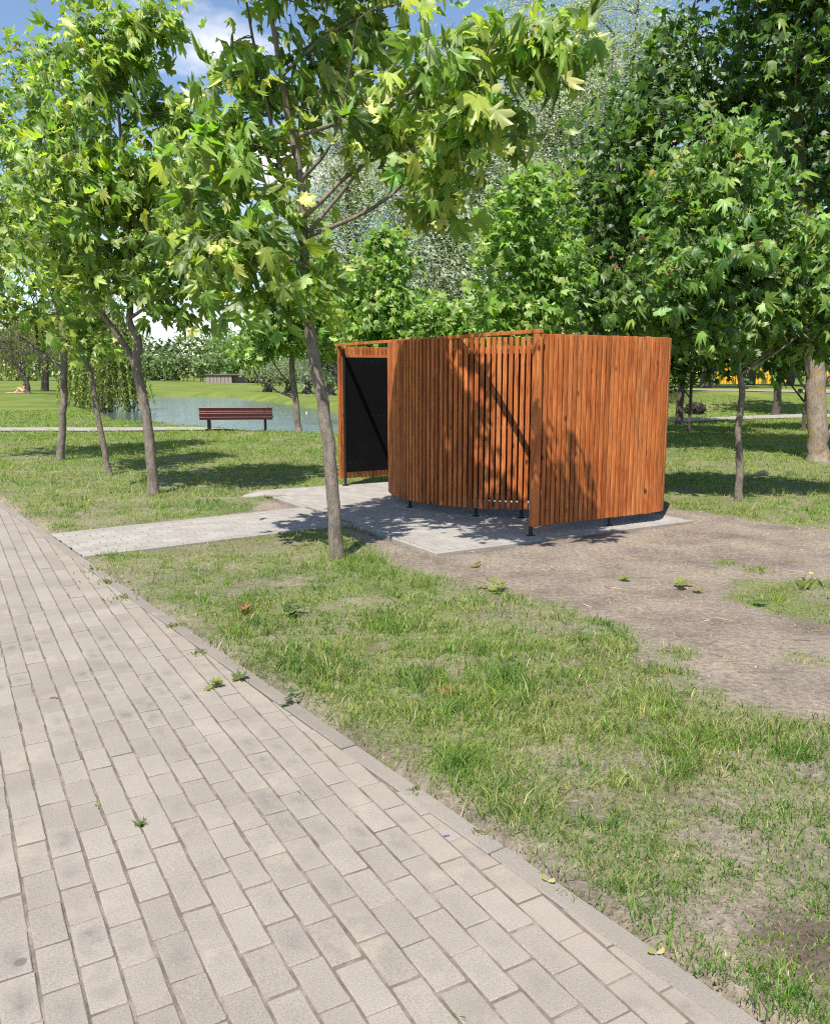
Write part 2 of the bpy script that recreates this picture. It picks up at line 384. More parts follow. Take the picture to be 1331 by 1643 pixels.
def water_mat():
    m, n, l, b, _ = new_mat('pond_water')
    b.inputs['Base Color'].default_value = (0.085, 0.11, 0.115, 1); b.inputs['Roughness'].default_value = 0.09; b.inputs['IOR'].default_value = 1.33
    g = n.new('ShaderNodeTexCoord'); mp = n.new('ShaderNodeMapping'); mp.inputs['Scale'].default_value = (1, 2.6, 1); l.new(g.outputs['Object'], mp.inputs[0])
    x = noise(n, l, mp.outputs[0], 1.5, 3, 0.5); bump(n, l, x.outputs['Fac'], 0.28, 0.10, b); return m
M['water'] = water_mat()
M['gravel'] = plain('pale_gravel', (0.29, 0.265, 0.225), 0.95, 0, 0.18, 5, 0.3)
M['pink'] = plain('pink_paving', (0.30, 0.21, 0.18), 0.9, 0, 0.12, 3)
M['bench'] = plain('dark_red_bench_paint', (0.085, 0.011, 0.015), 0.4, 0, 0.25, 4)
M['yellow'] = plain('yellow_fence_paint', (0.78, 0.40, 0.015), 0.45, 0, 0.1, 3)
M['stone'] = plain('bridge_stone', (0.27, 0.22, 0.195), 0.9, 0, 0.2, 2, 0.3)
M['stone_dk'] = plain('bridge_deck', (0.15, 0.115, 0.098), 0.85, 0, 0.25, 2)
M['skin'] = plain('tanned_skin', (0.62, 0.36, 0.24), 0.55, 0, 0.05)
M['hair'] = plain('brown_hair', (0.06, 0.035, 0.02), 0.6, 0, 0.2)
M['cloth_red'] = plain('rust_red_cloth', (0.36, 0.12, 0.07), 0.8, 0, 0.1)
M['cloth_pale'] = plain('pale_blanket', (0.68, 0.50, 0.36), 0.9, 0, 0.1)
M['dry'] = plain('dry_leaf', (0.26, 0.13, 0.06), 0.8, 0, 0.4, 20)
M['deadwood'] = plain('weathered_wood', (0.36, 0.28, 0.18), 0.85, 0, 0.3, 18, 0.4)

# ---------------------------------------------------------------- layout of the ground
KA = np.array([0.90, 1.88]); KB = np.array([-5.45, 10.79])                 # lawn side of the kerb
KD = (KB - KA) / np.linalg.norm(KB - KA); KN = np.array([-KD[1], KD[0]])   # along / towards the path (left)
def kdist(x, y): return (np.asarray(x) - KA[0]) * KN[0] + (np.asarray(y) - KA[1]) * KN[1]
PW = 2.7                                                                   # width of the main path
SA0, SA1, SB0, SB1 = -1.25, 2.17, -0.24, 4.58                              # the paved pad, in cabin plan
PAD = [L2W(SA0, SB0), L2W(SA1, SB0), L2W(SA1, SB1), L2W(SA0, SB1)]
LINKP = [KA + KD * ((np.array([-2.97, 7.39]) - KA) @ KD), L2W(SA0, 1.5), L2W(SA0, 2.88), KA + KD * ((np.array([-3.74, 8.43]) - KA) @ KD)]
def px_poly(pts): return [tuple(G(*p)) for p in pts]
SOIL1 = px_poly([(556, 850), (620, 893), (660, 915), (720, 934), (800, 952), (900, 985), (985, 1012), (1050, 1062), (1140, 1110), (1240, 1140), (1331, 1150), (1500, 1165), (1500, 850), (1331, 849), (1230, 836), (1140, 823), (1062, 811), (1000, 816), (705, 880)])
SOIL2 = px_poly([(92, 866), (110, 858), (200, 846), (330, 832), (400, 820), (425, 800), (480, 806), (500, 822), (330, 842)])
SOIL3 = px_poly([(860, 1330), (1000, 1285), (1120, 1250), (1331, 1270), (1600, 1300), (1700, 1700), (1260, 1680), (1100, 1540), (950, 1410)])
ISLE = px_poly([(1130, 955), (1200, 938), (1331, 938), (1500, 945), (1500, 1020), (1331, 1005), (1240, 985), (1180, 968)])
DARKS = G(1300, 1510)
POND = px_poly([(200, 672), (320, 681), (430, 689), (560, 693), (660, 691), (560, 652), (470, 640), (370, 630.5), (300, 629), (215, 629), (110, 632), (120, 640), (150, 650), (175, 661)])

def smooth01(t): t = np.clip(t, 0, 1); return t * t * (3 - 2 * t)
def height(x, y):
    x = np.asarray(x, float); y = np.asarray(y, float)
    z = 0.03 * (fbm(x, y, 0.5, 3) - 0.5) + 0.018 * (fbm(x, y, 3.0, 9) - 0.5)
    far = smooth01((np.hypot(x, y) - 14) / 20)
    z = z + far * 0.25 * (fbm(x, y, 0.05, 21) - 0.45)
    z = z + 0.8 * smooth01((y - 30.5 - 0.12 * x) / 10.0) * smooth01((x - 1) / 5)
    pd = polydist(x, y, POND)
    z = z - 1.3 * smooth01((1.2 - pd) / 3.2)
    z = z + 0.55 * smooth01((y - 92) / 12) * smooth01(pd / 6) * (x < 0)
    k = kdist(x, y)                                                        # sunk under the paving
    sunk = (k > -0.01) & (k < PW + 0.1) & (y < 60)
    a, b = W2L(np.stack([x, y], -1).reshape(-1, 2)); a = a.reshape(x.shape); b = b.reshape(x.shape)
    sunk |= (a > SA0 - 0.04) & (a < SA1 + 0.04) & (b > SB0 - 0.04) & (b < SB1 + 0.04)
    sunk |= inpoly(x, y, LINKP)
    return np.where(sunk, -0.09, z)

xs = np.concatenate([-np.geomspace(9, 900, 60)[::-1], np.arange(-8.9, 9.0, 0.085), np.geomspace(9.1, 900, 60)])
ys = np.concatenate([-np.geomspace(2, 300, 16)[::-1], np.arange(-1.9, 14, 0.085), np.geomspace(14.1, 45, 90), np.geomspace(45.8, 1500, 90)])
gx, gy = np.meshgrid(xs, ys, indexing='ij')
gz = height(gx, gy)
wob = 0.16 * (fbm(gx, gy, 1.6, 40) - 0.5) * 2
def soilness(x, y):
    w = 0.42 * (fbm(x, y, 1.8, 40) - 0.5) + 0.12 * (fbm(x, y, 8.0, 44) - 0.5)
    s = np.maximum.reduce([smooth01(0.5 - (polydist(x, y, SOIL1) + w) / 0.22), smooth01(0.5 - (polydist(x, y, SOIL2) + w * 0.3) / 0.08)])
    s = s * (1 - smooth01(0.5 - (polydist(x, y, ISLE) + w) / 0.2))
    spots = 0.0
    for px, py, r in [(1165, 905, .12), (1212, 916, .14), (1180, 1150, .1), (1085, 1050, .14), (985, 1005, .1), (1290, 1060, .13)]:
        g = G(px, py); spots = np.maximum(spots, smooth01(1.3 - np.hypot(x - g[0], y - g[1]) / r))
    s = s * (1 - spots)
    s3 = smooth01(0.5 - (polydist(x, y, SOIL3) + 1.2 * w) / 0.35) * np.clip(.10 + 1.7 * (fbm(x, y, 2.6, 66) - .40), .02, .85)
    kd = -kdist(x, y)
    edge = smooth01(1 - (kd - 0.02) / 0.16) * (0.45 + 0.6 * fbm(x, y, 2.0, 60)) * (kd > -0.2)
    bare = np.maximum(smooth01((fbm(x, y, 1.3, 70) - 0.62) / 0.1) * 0.4, smooth01((fbm(x, y, 4.4, 72) - 0.62) / 0.08) * 0.6)
    return np.clip(np.maximum.reduce([s, s3, np.minimum(edge, 0.95), bare]), 0, 1)
soil = soilness(gx, gy)
near = 1 - smooth01((np.hypot(gx, gy) - 12) / 14)
dark = smooth01(1.25 - np.hypot((gx - DARKS[0]), (gy - DARKS[1]) * 1.0) / 0.20) * 0.75
soilv = np.where(polydist(gx, gy, SOIL3) < .3, np.clip(soil * 1.2 + .2, 0, 1), soil)
gc = np.stack([soilv * (np.hypot(gx, gy) < 40), near, dark], -1).reshape(-1, 3)
nx, ny = gx.shape
ii = (np.arange(nx - 1)[:, None] * ny + np.arange(ny - 1)[None, :]).reshape(-1, 1)
gq = np.concatenate([ii, ii + ny, ii + ny + 1, ii + 1], 1)
tag(link('ground', np_data('ground', np.stack([gx, gy, gz], -1).reshape(-1, 3), gq, M['ground'], gc, True)),
    'green park lawn with bare trampled soil patches', None, None, 'structure')

# pond
pv = np.array([(p[0], p[1]) for p in POND]); pc = pv.mean(0); pv = pc + (pv - pc) * 1.12
tag(link('pond_water', py_data('pond_water', [(p[0], p[1], -0.42) for p in pv], [list(range(len(pv)))], M['water'])), 'rippled grey blue pond water', None, None, 'structure')

def ribbon(name, cpts, width, mat, label, dz=0.012, n=90):
    P = smooth_path([(x, y, 0) for x, y in cpts], n)[:, :2]
    T = np.gradient(P, axis=0); T /= np.linalg.norm(T, axis=1)[:, None]; Nn = np.stack([-T[:, 1], T[:, 0]], 1)
    V = []
    for s in (-0.5, -0.17, 0.17, 0.5):
        Q = P + Nn * (width * s + 0.1 * (vnoise(P[:, 0], P[:, 1], 0.8, 5)[:, None] - .5) * (abs(s) > .3))
        V.append(np.column_stack([Q, height(Q[:, 0], Q[:, 1]) + dz]))
    m = len(P); V = np.concatenate(V); Fq = []
    for k in range(3):
        for i in range(m - 1): Fq.append((k * m + i, k * m + i + 1, (k + 1) * m + i + 1, (k + 1) * m + i))
    return tag(link(name, np_data(name, V, np.array(Fq)[:, ::-1], mat, None, True)), label, None, None, 'structure')
ribbon('gravel_path', [(-60, 22.4), (-30, 23.2), (-11.4, 24.1), (-5, 25.0), (-2, 25.4), (2, 26.3), (6, 28.0), (9, 29.6), (14, 32.2), (25, 34.5), (60, 38)], 1.5, M['gravel'], 'pale gravel path running past the bench and pond', 0.03, 160)
ribbon('upper_path', [(4, 43.5), (12, 43.2), (22, 42.0), (35, 40.5), (60, 37.5)], 3.0, M['pink'], 'pinkish paved path on the rise behind the trees', 0.03)

# ---------------------------------------------------------------- paving
def clip_poly(poly, a, n):                  # keep the side where (p-a).n >= 0
    out = []
    for i in range(len(poly)):
        p, q = poly[i], poly[(i + 1) % len(poly)]; dp = (p - a) @ n; dq = (q - a) @ n
        if dp >= 0: out.append(p)
        if (dp >= 0) != (dq >= 0): out.append(p + (q - p) * dp / (dp - dq))
    return out
def prism(poly, top, bot, ch):
    P = np.array(poly); c = P.mean(0); k = len(P)
    d = np.linalg.norm(P - c, axis=1)[:, None]; I = c + (P - c) * (1 - ch * 1.3 / np.maximum(d, 0.02))
    V = [(*p, bot) for p in P] + [(*p, top - ch) for p in P] + [(*p, top) for p in I]
    Fc = [tuple(range(2 * k, 3 * k))]
    for i in range(k):
        j = (i + 1) % k
        Fc.append((i, j, k + j, k + i)); Fc.append((k + i, k + j, 2 * k + j, 2 * k + i))
    return V, Fc
SHARED = {}
def worn_rect(hx, hy, rg):                  # outline with rounded, slightly uneven edges
    c = 0.0035; out = []
    def seg(a, b, nrm, m):
        for t in np.linspace(0, 1, m + 2):
            w = 0.0 if t in (0.0, 1.0) else rg.normal(0, .0007)
            out.append(np.array(a) + (np.array(b) - np.array(a)) * t + np.array(nrm) * w)
    seg((-hx + c, -hy), (hx - c, -hy), (0, 1), 3); seg((hx, -hy + c), (hx, hy - c), (1, 0), 1); seg((hx - c, hy), (-hx + c, hy), (0, 1), 3); seg((-hx, hy - c), (-hx, -hy + c), (1, 0), 1)
    return out
def pave(name, label, clips, org, d, ext, mat, top, pit=(0.203, 0.103), gap=(0.003, 0.007), limit=300, jit=1.0):
    """clips: half planes (point, inward normal); rows run along d; ext = (s0, s1, t0, t1)"""
    d = np.asarray(d); l = np.array([-d[1], d[0]]); lst = []
    nrow0, nrow1 = int(ext[2] / pit[1]) - 1, int(ext[3] / pit[1]) + 1
    for r in range(nrow0, nrow1):
        ph = (0.5 if r % 2 else 0.0) * pit[0] + rng.uniform(-.03, .03) * jit
        for s in range(int(ext[0] / pit[0]) - 1, int(ext[1] / pit[0]) + 1):
            c = org + d * (s * pit[0] + ph + pit[0] / 2) + l * ((r + .5) * pit[1])
            inn = min((c - a) @ n for a, n in clips)
            if inn < -0.12: continue
            c = c + d * rng.normal(0, .0022) * jit + l * rng.normal(0, .0014) * jit
            an = rng.normal(0, .006) * jit
            lst.append((c, an, inn))
    vis = []
    for c, an, inn in lst:
        X, Y = c; z = -H
        f = Y * cP - z * sP
        ok = f > 0.3
        if ok:
            u = F * X / f; v = F * (Y * sP + z * cP) / f
            ok = abs(u) < 690 and abs(v) < 850
        vis.append(np.hypot(X, Y) + (0 if ok else 1e4))
    order = np.argsort(vis)
    base = tag(link(name, py_data(name, *base_sheet(clips, ext, org, d, l, top - 0.0048), M['sand'])), label, None, None, 'structure')
    rest = MB(); restc = []
    hx, hy = (pit[0] - gap[0]) / 2, (pit[1] - gap[1]) / 2
    cnt = 0
    for k in order:
        c, an, inn = lst[k]
        dd = d * math.cos(an) + l * math.sin(an); ll = np.array([-dd[1], dd[0]])
        rect = [c - dd * hx - ll * hy, c + dd * hx - ll * hy, c + dd * hx + ll * hy, c - dd * hx + ll * hy]
        cut = inn < 0.12
        poly = rect
        if cut:
            for a, n in clips: poly = clip_poly(poly, a, n)
            if len(poly) < 3: continue
            A = 0.5 * abs(sum(poly[i][0] * poly[(i + 1) % len(poly)][1] - poly[(i + 1) % len(poly)][0] * poly[i][1] for i in range(len(poly))))
            if A < 0.0012: continue
        zt = top + rng.normal(0, 0.0011) * jit
        if cnt < limit and vis[k] < 1e3:
            cnt += 1
            if not cut:
                key = (mat.name, hx, hy, int(rng.integers(0, 7)))
                if key not in SHARED:
                    v, f = prism(worn_rect(hx, hy, rng), 0.0, -0.05, 0.0036)
                    SHARED[key] = py_data('paver', v, f, mat)
                o = link('paver', SHARED[key], base); o.location = (c[0], c[1], zt)
                o.rotation_euler = (rng.normal(0, .006) * jit, rng.normal(0, .005) * jit, math.atan2(dd[1], dd[0]))
            else:
                v, f = prism([p - c for p in poly], 0.0, -0.06, 0.0028)
                o = link('paver', py_data('paver', v, f, mat), base); o.location = (c[0], c[1], zt)
        else:
            v, f = prism(poly, zt, zt - 0.06, 0.0028); rest.add(v, f); restc += [rng.random()] * len(v)
    if rest.V:
        me = rest.data('paver_field', mat); a = me.color_attributes.new('col', 'FLOAT_COLOR', 'POINT')
        a.data.foreach_set('color', np.repeat(np.array(restc, np.float32)[:, None], 4, 1).ravel())
        tag(link('paver_field', me, base), None, None, None, 'stuff')
    return base
def base_sheet(clips, ext, org, d, l, z):
    poly = [org + d * ext[0] + l * ext[2], org + d * ext[1] + l * ext[2], org + d * ext[1] + l * ext[3], org + d * ext[0] + l * ext[3]]
    for a, n in clips: poly = clip_poly(poly, a, n)
    return [(p[0], p[1], z) for p in poly], [tuple(range(len(poly)))]

ROWD = np.array([-math.sin(R(29.6)), math.cos(R(29.6))])
O1 = G(72.6, 1643)
path = pave('main_path', 'beige concrete paver path with sandy joints along the lawn', [(KA + KN * 0.087, KN), (KA + KN * PW, -KN)], O1, ROWD, (-3.6, 17.5, -2.6, 4.2), M['paver'], 0.0, gap=(0.0065, 0.0078))
KNp = -KN
lk = LINKP
def edge_clip(a, b): 
    d = (b - a) / np.linalg.norm(b - a); return (a, np.array([-d[1], d[0]]))
inset = 0.06
def inset_clips(poly, ins):
    out = []
    for i in range(len(poly)):
        a, n = edge_clip(np.array(poly[i]), np.array(poly[(i + 1) % len(poly)])); out.append((a + n * ins[i], n))
    return out
link_dir = (lk[1] - lk[0]) / np.linalg.norm(lk[1] - lk[0])
pave('link_path', 'pale grey paver path leading from the main path to the cabin pad', inset_clips(lk, (0.065, 0.0, 0.065, 0.004)), lk[0], link_dir, (-0.8, 3.6, -0.8, 2.4), M['paver_new'], 0.012, gap=(0.010, 0.010), limit=150, jit=0.6)
pave('cabin_pad', 'pale grey paved pad under the wooden cabin', inset_clips(PAD, (0.065, 0.065, 0.065, 0.065)), PAD[0], E2, (-0.2, 5.2, -3.6, 0.2), M['paver_new'], 0.011, gap=(0.010, 0.010), limit=300, jit=0.6)

def kerb_run(name, label, a, b, mat, width=0.08, top=0.01, length=1.0, side=1):
    a = np.array(a); b = np.array(b); d = (b - a); Ln = np.linalg.norm(d); d /= Ln; n = np.array([-d[1], d[0]]) * side
    root = empty(name, (*a, 0)); tag(root, label, None, None, 'structure')
    k = max(1, int(round(Ln / length))); st = Ln / k
    for i in range(k):
        c = a + d * (i + .5) * st + n * width / 2 - a
        mb = MB().box((0, 0, -0.09), (st - 0.006, width, 0.18), 0, 0.006)
        o = mb.build('kerb_stone', mat, root); o.location = (*(c + n * rng.normal(0, .002)), top + rng.normal(0, .0015))
        o.rotation_euler = (rng.normal(0, .012), rng.normal(0, .0015), math.atan2(d[1], d[0]) + rng.normal(0, .004))
    return root
kerb_run('kerb', 'worn concrete kerb between the beige path and the lawn', KA - KD * 3.0, KA + KD * 22, M['kerb'], 0.078, 0.002)
kerb_run('kerb', 'concrete kerb on the far side of the beige path', KA - KD * 3.0 + KN * PW, KA + KD * 22 + KN * PW, M['kerb'], 0.082, 0.006)
kerb_run('edging', 'pale edging stones along the cabin pad front', PAD[0], PAD[1], M['kerb_new'], 0.06, 0.011)
kerb_run('edging', 'pale edging stones along the cabin pad beside the soil', PAD[1], PAD[2], M['kerb_new'], 0.06, 0.011)
kerb_run('edging', 'pale edging stones along the cabin pad back', PAD[2], PAD[3] + (PAD[3] - PAD[2]) / np.linalg.norm(PAD[3] - PAD[2]) * 0.12, M['kerb_new'], 0.06, 0.011)
kerb_run('edging', 'pale edging stones of the pad beyond the link path', PAD[3], LINKP[2], M['kerb_new'], 0.06, 0.011)
kerb_run('edging', 'pale edging stones of the pad near the front maple', LINKP[1], PAD[0], M['kerb_new'], 0.06, 0.011)
kerb_run('edging', 'pale edging stones on the near side of the link path', LINKP[0], LINKP[1], M['kerb_new'], 0.06, 0.014)
kerb_run('edging', 'pale edging stones on the far side of the link path', LINKP[2], LINKP[3], M['kerb_new'], 0.06, 0.014)

# ---------------------------------------------------------------- the slatted cabin
cab = tag(empty('changing_cabin', (*B0, 0.010), AX), 'curved orange brown wooden slat cabin on the paved pad', 'cabin')
SL_W, SL_D, SL_P, Z0, Z1 = 0.046, 0.034, 0.0635, 0.105, 2.02
def slat_mesh(h):
    me = MB().box((0, 0, h / 2), (SL_W, SL_D, h), 0, 0.003).data('slat', M['wood']); return me
slatA = slat_mesh(Z1 - Z0); slatB = slat_mesh(2.032 - Z0)
def arc(c, r, a0, a1, n): return [(c[0] + r * math.cos(t), c[1] + r * math.sin(t)) for t in np.linspace(a0, a1, n)]
rc = 0.42; xb = 2.10; yA, yB = -0.062, 4.462
shell = [(0.06, yA), (xb - rc, yA)] + arc((xb - rc, yA + rc), rc, -math.pi / 2, 0, 14)[1:] + [(xb, yB - rc)] + arc((xb - rc, yB - rc), rc, 0, math.pi / 2, 14)[1:] + [(0.06, yB)]
RC = (1.45, 2.2, 1.62); a_half = 1.10
screen = arc(RC[:2], RC[2], math.pi + a_half, math.pi - a_half, 60)
def resample(pts, step):
    P = np.array(pts); d = np.r_[0, np.cumsum(np.linalg.norm(np.diff(P, axis=0), axis=1))]
    n = int(round(d[-1] / step)); s = np.linspace(0, d[-1], n + 1)
    Q = np.stack([np.interp(s, d, P[:, k]) for k in (0, 1)], 1)
    T = np.stack([np.interp(s + 1e-3, d, P[:, k]) - np.interp(s - 1e-3, d, P[:, k]) for k in (0, 1)], 1); T /= np.linalg.norm(T, axis=1)[:, None] + 1e-9
    return Q, T
def strip(mb, pts, offs, th, z0, z1, step=0.06):   # a bent sheet: band offset from the wall line
    Q, T = resample(pts, step); Nn = np.stack([-T[:, 1], T[:, 0]], 1)
    A = Q + Nn * (offs - th / 2); Bq = Q + Nn * (offs + th / 2); m = len(Q); V = []; Fc = []
    for i in range(m): V += [(*A[i], z0), (*A[i], z1), (*Bq[i], z1), (*Bq[i], z0)]
    for i in range(m - 1):
        a = 4 * i; b = a + 4
        for j in range(4): Fc.append((a + j, b + j, b + (j + 1) % 4, a + (j + 1) % 4))
    Fc += [(3, 2, 1, 0), (4 * m - 4, 4 * m - 3, 4 * m - 2, 4 * m - 1)]
    mb.add(V, Fc)
def wall_part(name, pts, me, lab, side):
    mb = MB(); strip(mb, pts, side * 0.032, 0.026, 1.855, 1.905)
    w = mb.build(name, M['wood'], cab); w['label'] = lab
    Q, T = resample(pts, SL_P)
    for (q, t) in zip(Q, T):
        o = link('slat', me, w); o.location = (q[0], q[1], Z0 + rng.normal(0, .0015)); o.rotation_euler = (rng.normal(0, .0012), rng.normal(0, .0012), math.atan2(t[1], t[0]) + rng.normal(0, .012))
    for za, zb in ((0.225, 0.262), (1.02, 1.057)):
        rb = MB(); strip(rb, pts, side * 0.031, 0.024, za, zb); rb.build('rail', M['steel'], w)
    sb = MB(); strip(sb, pts, side * 0.050, 0.006, 0.20, 1.868)
    s = sb.build('lining_sheet', M['sheet'], cab); s['label'] = 'black lining sheet inside the ' + lab.split(' of ')[0]
    sc = MB(); Q2, T2 = resample(pts, 0.0635 * 1.5)
    for (q, t) in zip(Q2, T2):
        nn = np.array([-t[1], t[0]]) * side
        for z in (0.33, 1.02, 1.81): sc.box((q[0] + nn[0] * 0.054, q[1] + nn[1] * 0.054, z), (0.009, 0.004, 0.009), math.atan2(t[1], t[0]))
    so = sc.build('screw_heads', M['screw'], s); so['kind'] = 'stuff'
    return w
wall_part('outer_wall', shell, slatA, 'outer wall of upright slats', 1)
wall_part('privacy_screen', screen, slatB, 'bulging screen of upright slats across the opening', -1)
MB().box((0.012, yA - 0.012, (Z0 + 2.02) / 2), (0.052, 0.088, 2.02 - Z0), 0, 0.004).build('end_post', M['wood'], cab)
MB().box((0.020, yB - 0.004, (Z0 + 2.02) / 2), (0.034, 0.046, 2.02 - Z0), 0, 0.004).build('end_post', M['wood'], cab)
MB().box((0.012, (yA + yB) / 2, 2.0415), (0.054, yB - yA + 0.14, 0.037), 0, 0.003).build('tie_beam', M['wood'], cab)
feet = [(0.03, yA + 0.052), (1.12, yA + 0.06), (xb - 0.06, 0.9), (xb - 0.06, 2.2), (xb - 0.06, 3.5), (1.12, yB - 0.06), (0.075, yB - 0.05)]
for t in (math.pi + 1.0, math.pi + 0.66, math.pi, math.pi - 0.66, math.pi - 1.0): feet.append((RC[0] + (RC[2] - 0.058) * math.cos(t), RC[1] + (RC[2] - 0.058) * math.sin(t)))
for i, (a, b) in enumerate(feet):
    hgt = 1.98 if i in (0, 6) else 0.32
    f = MB().box((a, b, hgt / 2 + 0.006), (0.032, 0.032, hgt), 0, 0.003).build('leg', M['steel'], cab)
    MB().box((a, b, 0.005), (0.085, 0.06, 0.008), 0, 0.002).build('base_plate', M['steel'], f)

# ---------------------------------------------------------------- leaves
def leaf_shape(detail, k1, k2, fold, seed, petiole=True):
    if detail: half = [(0, 1.0), (8, .80), (15, .84), (26, .50), (38, .80), (48, .97), (58, .74), (67, .74), (80, .46), (94, .60), (105, .66), (125, .36), (152, .2)]
    else: half = [(0, 1.0), (25, .5), (48, .95), (78, .46), (105, .62), (150, .2)]
    r = np.random.default_rng(seed); pts = []
    for a, q in half: pts.append((math.sin(R(a)) * q, math.cos(R(a)) * q, a))
    for a, q in half[:0:-1]: pts.append((-math.sin(R(a)) * q, math.cos(R(a)) * q, -a))
    P = np.array(pts); V = np.zeros((len(P) + 1, 3)); V[1:, :2] = P[:, :2] * r.normal(1, .04, (len(P), 1)); V[:, 1] += 0.05
    x, y = V[:, 0], V[:, 1]
    V[:, 2] = -k1 * x * x - k2 * y * np.abs(y) + fold * np.abs(np.sin(np.r_[0, np.radians(P[:, 2])] * 3.4)) * np.hypot(x, y) * 0.25 + r.normal(0, .055, len(V)) * (np.hypot(x, y) > .3)
    n = len(P); Fc = [(0, 1 + (i + 1) % n, 1 + i) for i in range(n)]
    if petiole:
        m = len(V); V = np.vstack([V, [(-.018, 0.06, .0), (.018, 0.06, .0), (.012, -.75, .12), (-.012, -.75, .12)]])
        Fc += [(m, m + 2, m + 1), (m, m + 3, m + 2)]
        V[:, 1] += 0.72
    return V, np.array(Fc), (len(V) - 4 if petiole else len(V))
LEAF_HI = [leaf_shape(True, a, b, f, i) for i, (a, b, f) in enumerate([(.55, .45, .6), (1.0, .7, .7), (.3, 1.0, .5), (1.5, .3, .8), (.8, 1.2, .4), (-.5, .6, .7), (1.2, 1.1, .9), (.35, .2, 1.0)])]
LEAF_LO = [leaf_shape(False, a, b, f, i + 20, False) for i, (a, b, f) in enumerate([(.35, .25, .5), (.7, .5, .6), (.1, .6, .4), (1.0, .2, .7), (.5, .9, .3), (-.2, .3, .5)])]
def narrow(k, w, bend): return np.array([(0, 0, 0), (w, .45, 0.02), (0, 1, -bend), (-w, .45, 0.02)], float), np.array([(0, 1, 2), (0, 2, 3)]), 4
LEAF_NAR = [narrow(0, .19, .1), narrow(1, .24, .2), narrow(2, .15, .05)]
LEAF_FAR = [(np.array([(0, 0, 0), (.45, .5, .05), (0, 1, -.15), (-.45, .5, .05)], float), np.array([(0, 1, 2), (0, 2, 3)]), 4), (np.array([(-.3, 0, 0), (.35, .1, .05), (.1, 1, -.15), (-.5, .6, .0)], float), np.array([(0, 1, 2), (0, 2, 3)]), 4)]
PET = np.array([0.26, 0.27, 0.05])

def frames(D, Nn):
    D = D / (np.linalg.norm(D, axis=1)[:, None] + 1e-9)
    Z = Nn - (Nn * D).sum(1)[:, None] * D; Z /= np.linalg.norm(Z, axis=1)[:, None] + 1e-9
    return np.stack([np.cross(D, Z), D, Z], axis=2)
def scatter(shapes, P, Fr, S, cols, pick=None):
    VV, FF, CC = [], [], []; base = 0
    pick = rng.integers(0, len(shapes), len(P)) if pick is None else pick
    for k, (V, Fc, pet) in enumerate(shapes):
        m = np.where(pick == k)[0]
        if not len(m): continue
        W = np.einsum('nij,vj->nvi', Fr[m], V) * S[m][:, None, None] + P[m][:, None, :]
        FF.append((Fc[None] + base + (np.arange(len(m)) * len(V))[:, None, None]).reshape(-1, 3)); base += len(m) * len(V)
        cc = np.repeat(cols[m][:, None, :], len(V), 1)
        if pet < len(V): cc[:, pet:] = PET
        VV.append(W.reshape(-1, 3)); CC.append(cc.reshape(-1, 3))
    return np.concatenate(VV), np.concatenate(FF), np.concatenate(CC)
def palette(n, cols, w, jitter=.18):
    c = np.array(cols)[rng.choice(len(cols), n, p=np.array(w) / sum(w))]
    return np.clip(c * np.exp(rng.normal(0, jitter, (n, 1))) * (1 + rng.normal(0, .06, (n, 3))), 0.004, .9)
MAPLE = ([(.10, .175, .036), (.17, .265, .048), (.265, .35, .066), (.35, .42, .08)], [2.4, 4, 3.2, 1.4])
MAPLE_LIME = ([(.13, .24, .036), (.185, .30, .048), (.25, .36, .06), (.09, .17, .03)], [3, 3, 2, 1.2])
MAPLE_BLUE = ([(.090, .17, .036), (.145, .245, .05), (.215, .315, .07), (.055, .115, .026)], [3, 3, 2.2, 1.2])
DARKG = ([(.040, .090, .015), (.065, .13, .02), (.105, .185, .03), (.16, .245, .045)], [3, 3, 1.8, .9])
SILVER = ([(.33, .37, .28), (.385, .42, .33), (.285, .325, .23), (.23, .27, .17)], [3, 2, 2.4, .8])
SILVER_D = ([(.15, .19, .10), (.22, .26, .16), (.10, .14, .06), (.30, .34, .24)], [3, 2, 2.4, .8])
WEEP = ([(.18, .235, .05), (.25, .30, .065), (.12, .165, .035), (.32, .36, .09)], [3, 2.4, 1.6, 1])
FARG = ([(.10, .155, .045), (.14, .20, .06), (.19, .25, .075), (.07, .11, .035)], [3, 3, 1.4, 1.6])
WIND = np.array([0.55, -0.12, 0.0])

def blob_points(blobs, n, shell=0.55, gap=0.3, seed=0):
    """blobs: (centre xyz, radii xyz); points spread through the blobs, fewer in the cores, with gaps"""
    r = np.random.default_rng(seed); C_ = np.array([b[0] for b in blobs]); Rr = np.array([b[1] for b in blobs])
    w = (Rr[:, 0] * Rr[:, 1] * Rr[:, 2]) ** 0.62; w /= w.sum(); out = []
    while sum(map(len, out)) < n:
        k = r.choice(len(w), n * 2, p=w); v = r.normal(size=(n * 2, 3)); v /= np.linalg.norm(v, axis=1)[:, None]
        u = r.random(n * 2) ** (1 / 3.0 if shell <= 0 else 1 / (3.0 + 3 * shell))
        v = v * u[:, None]
        p = C_[k] + v * Rr[k]
        g = np.sin(p[:, 0] * 3.3 + seed) * np.sin(p[:, 1] * 2.9 + 1.3 * seed) + np.sin(p[:, 2] * 3.7 + p[:, 0] * 1.7 + seed * .7) * .8
        out.append(p[g > -1.4 + gap * 2])
    return np.concatenate(out)[:n]

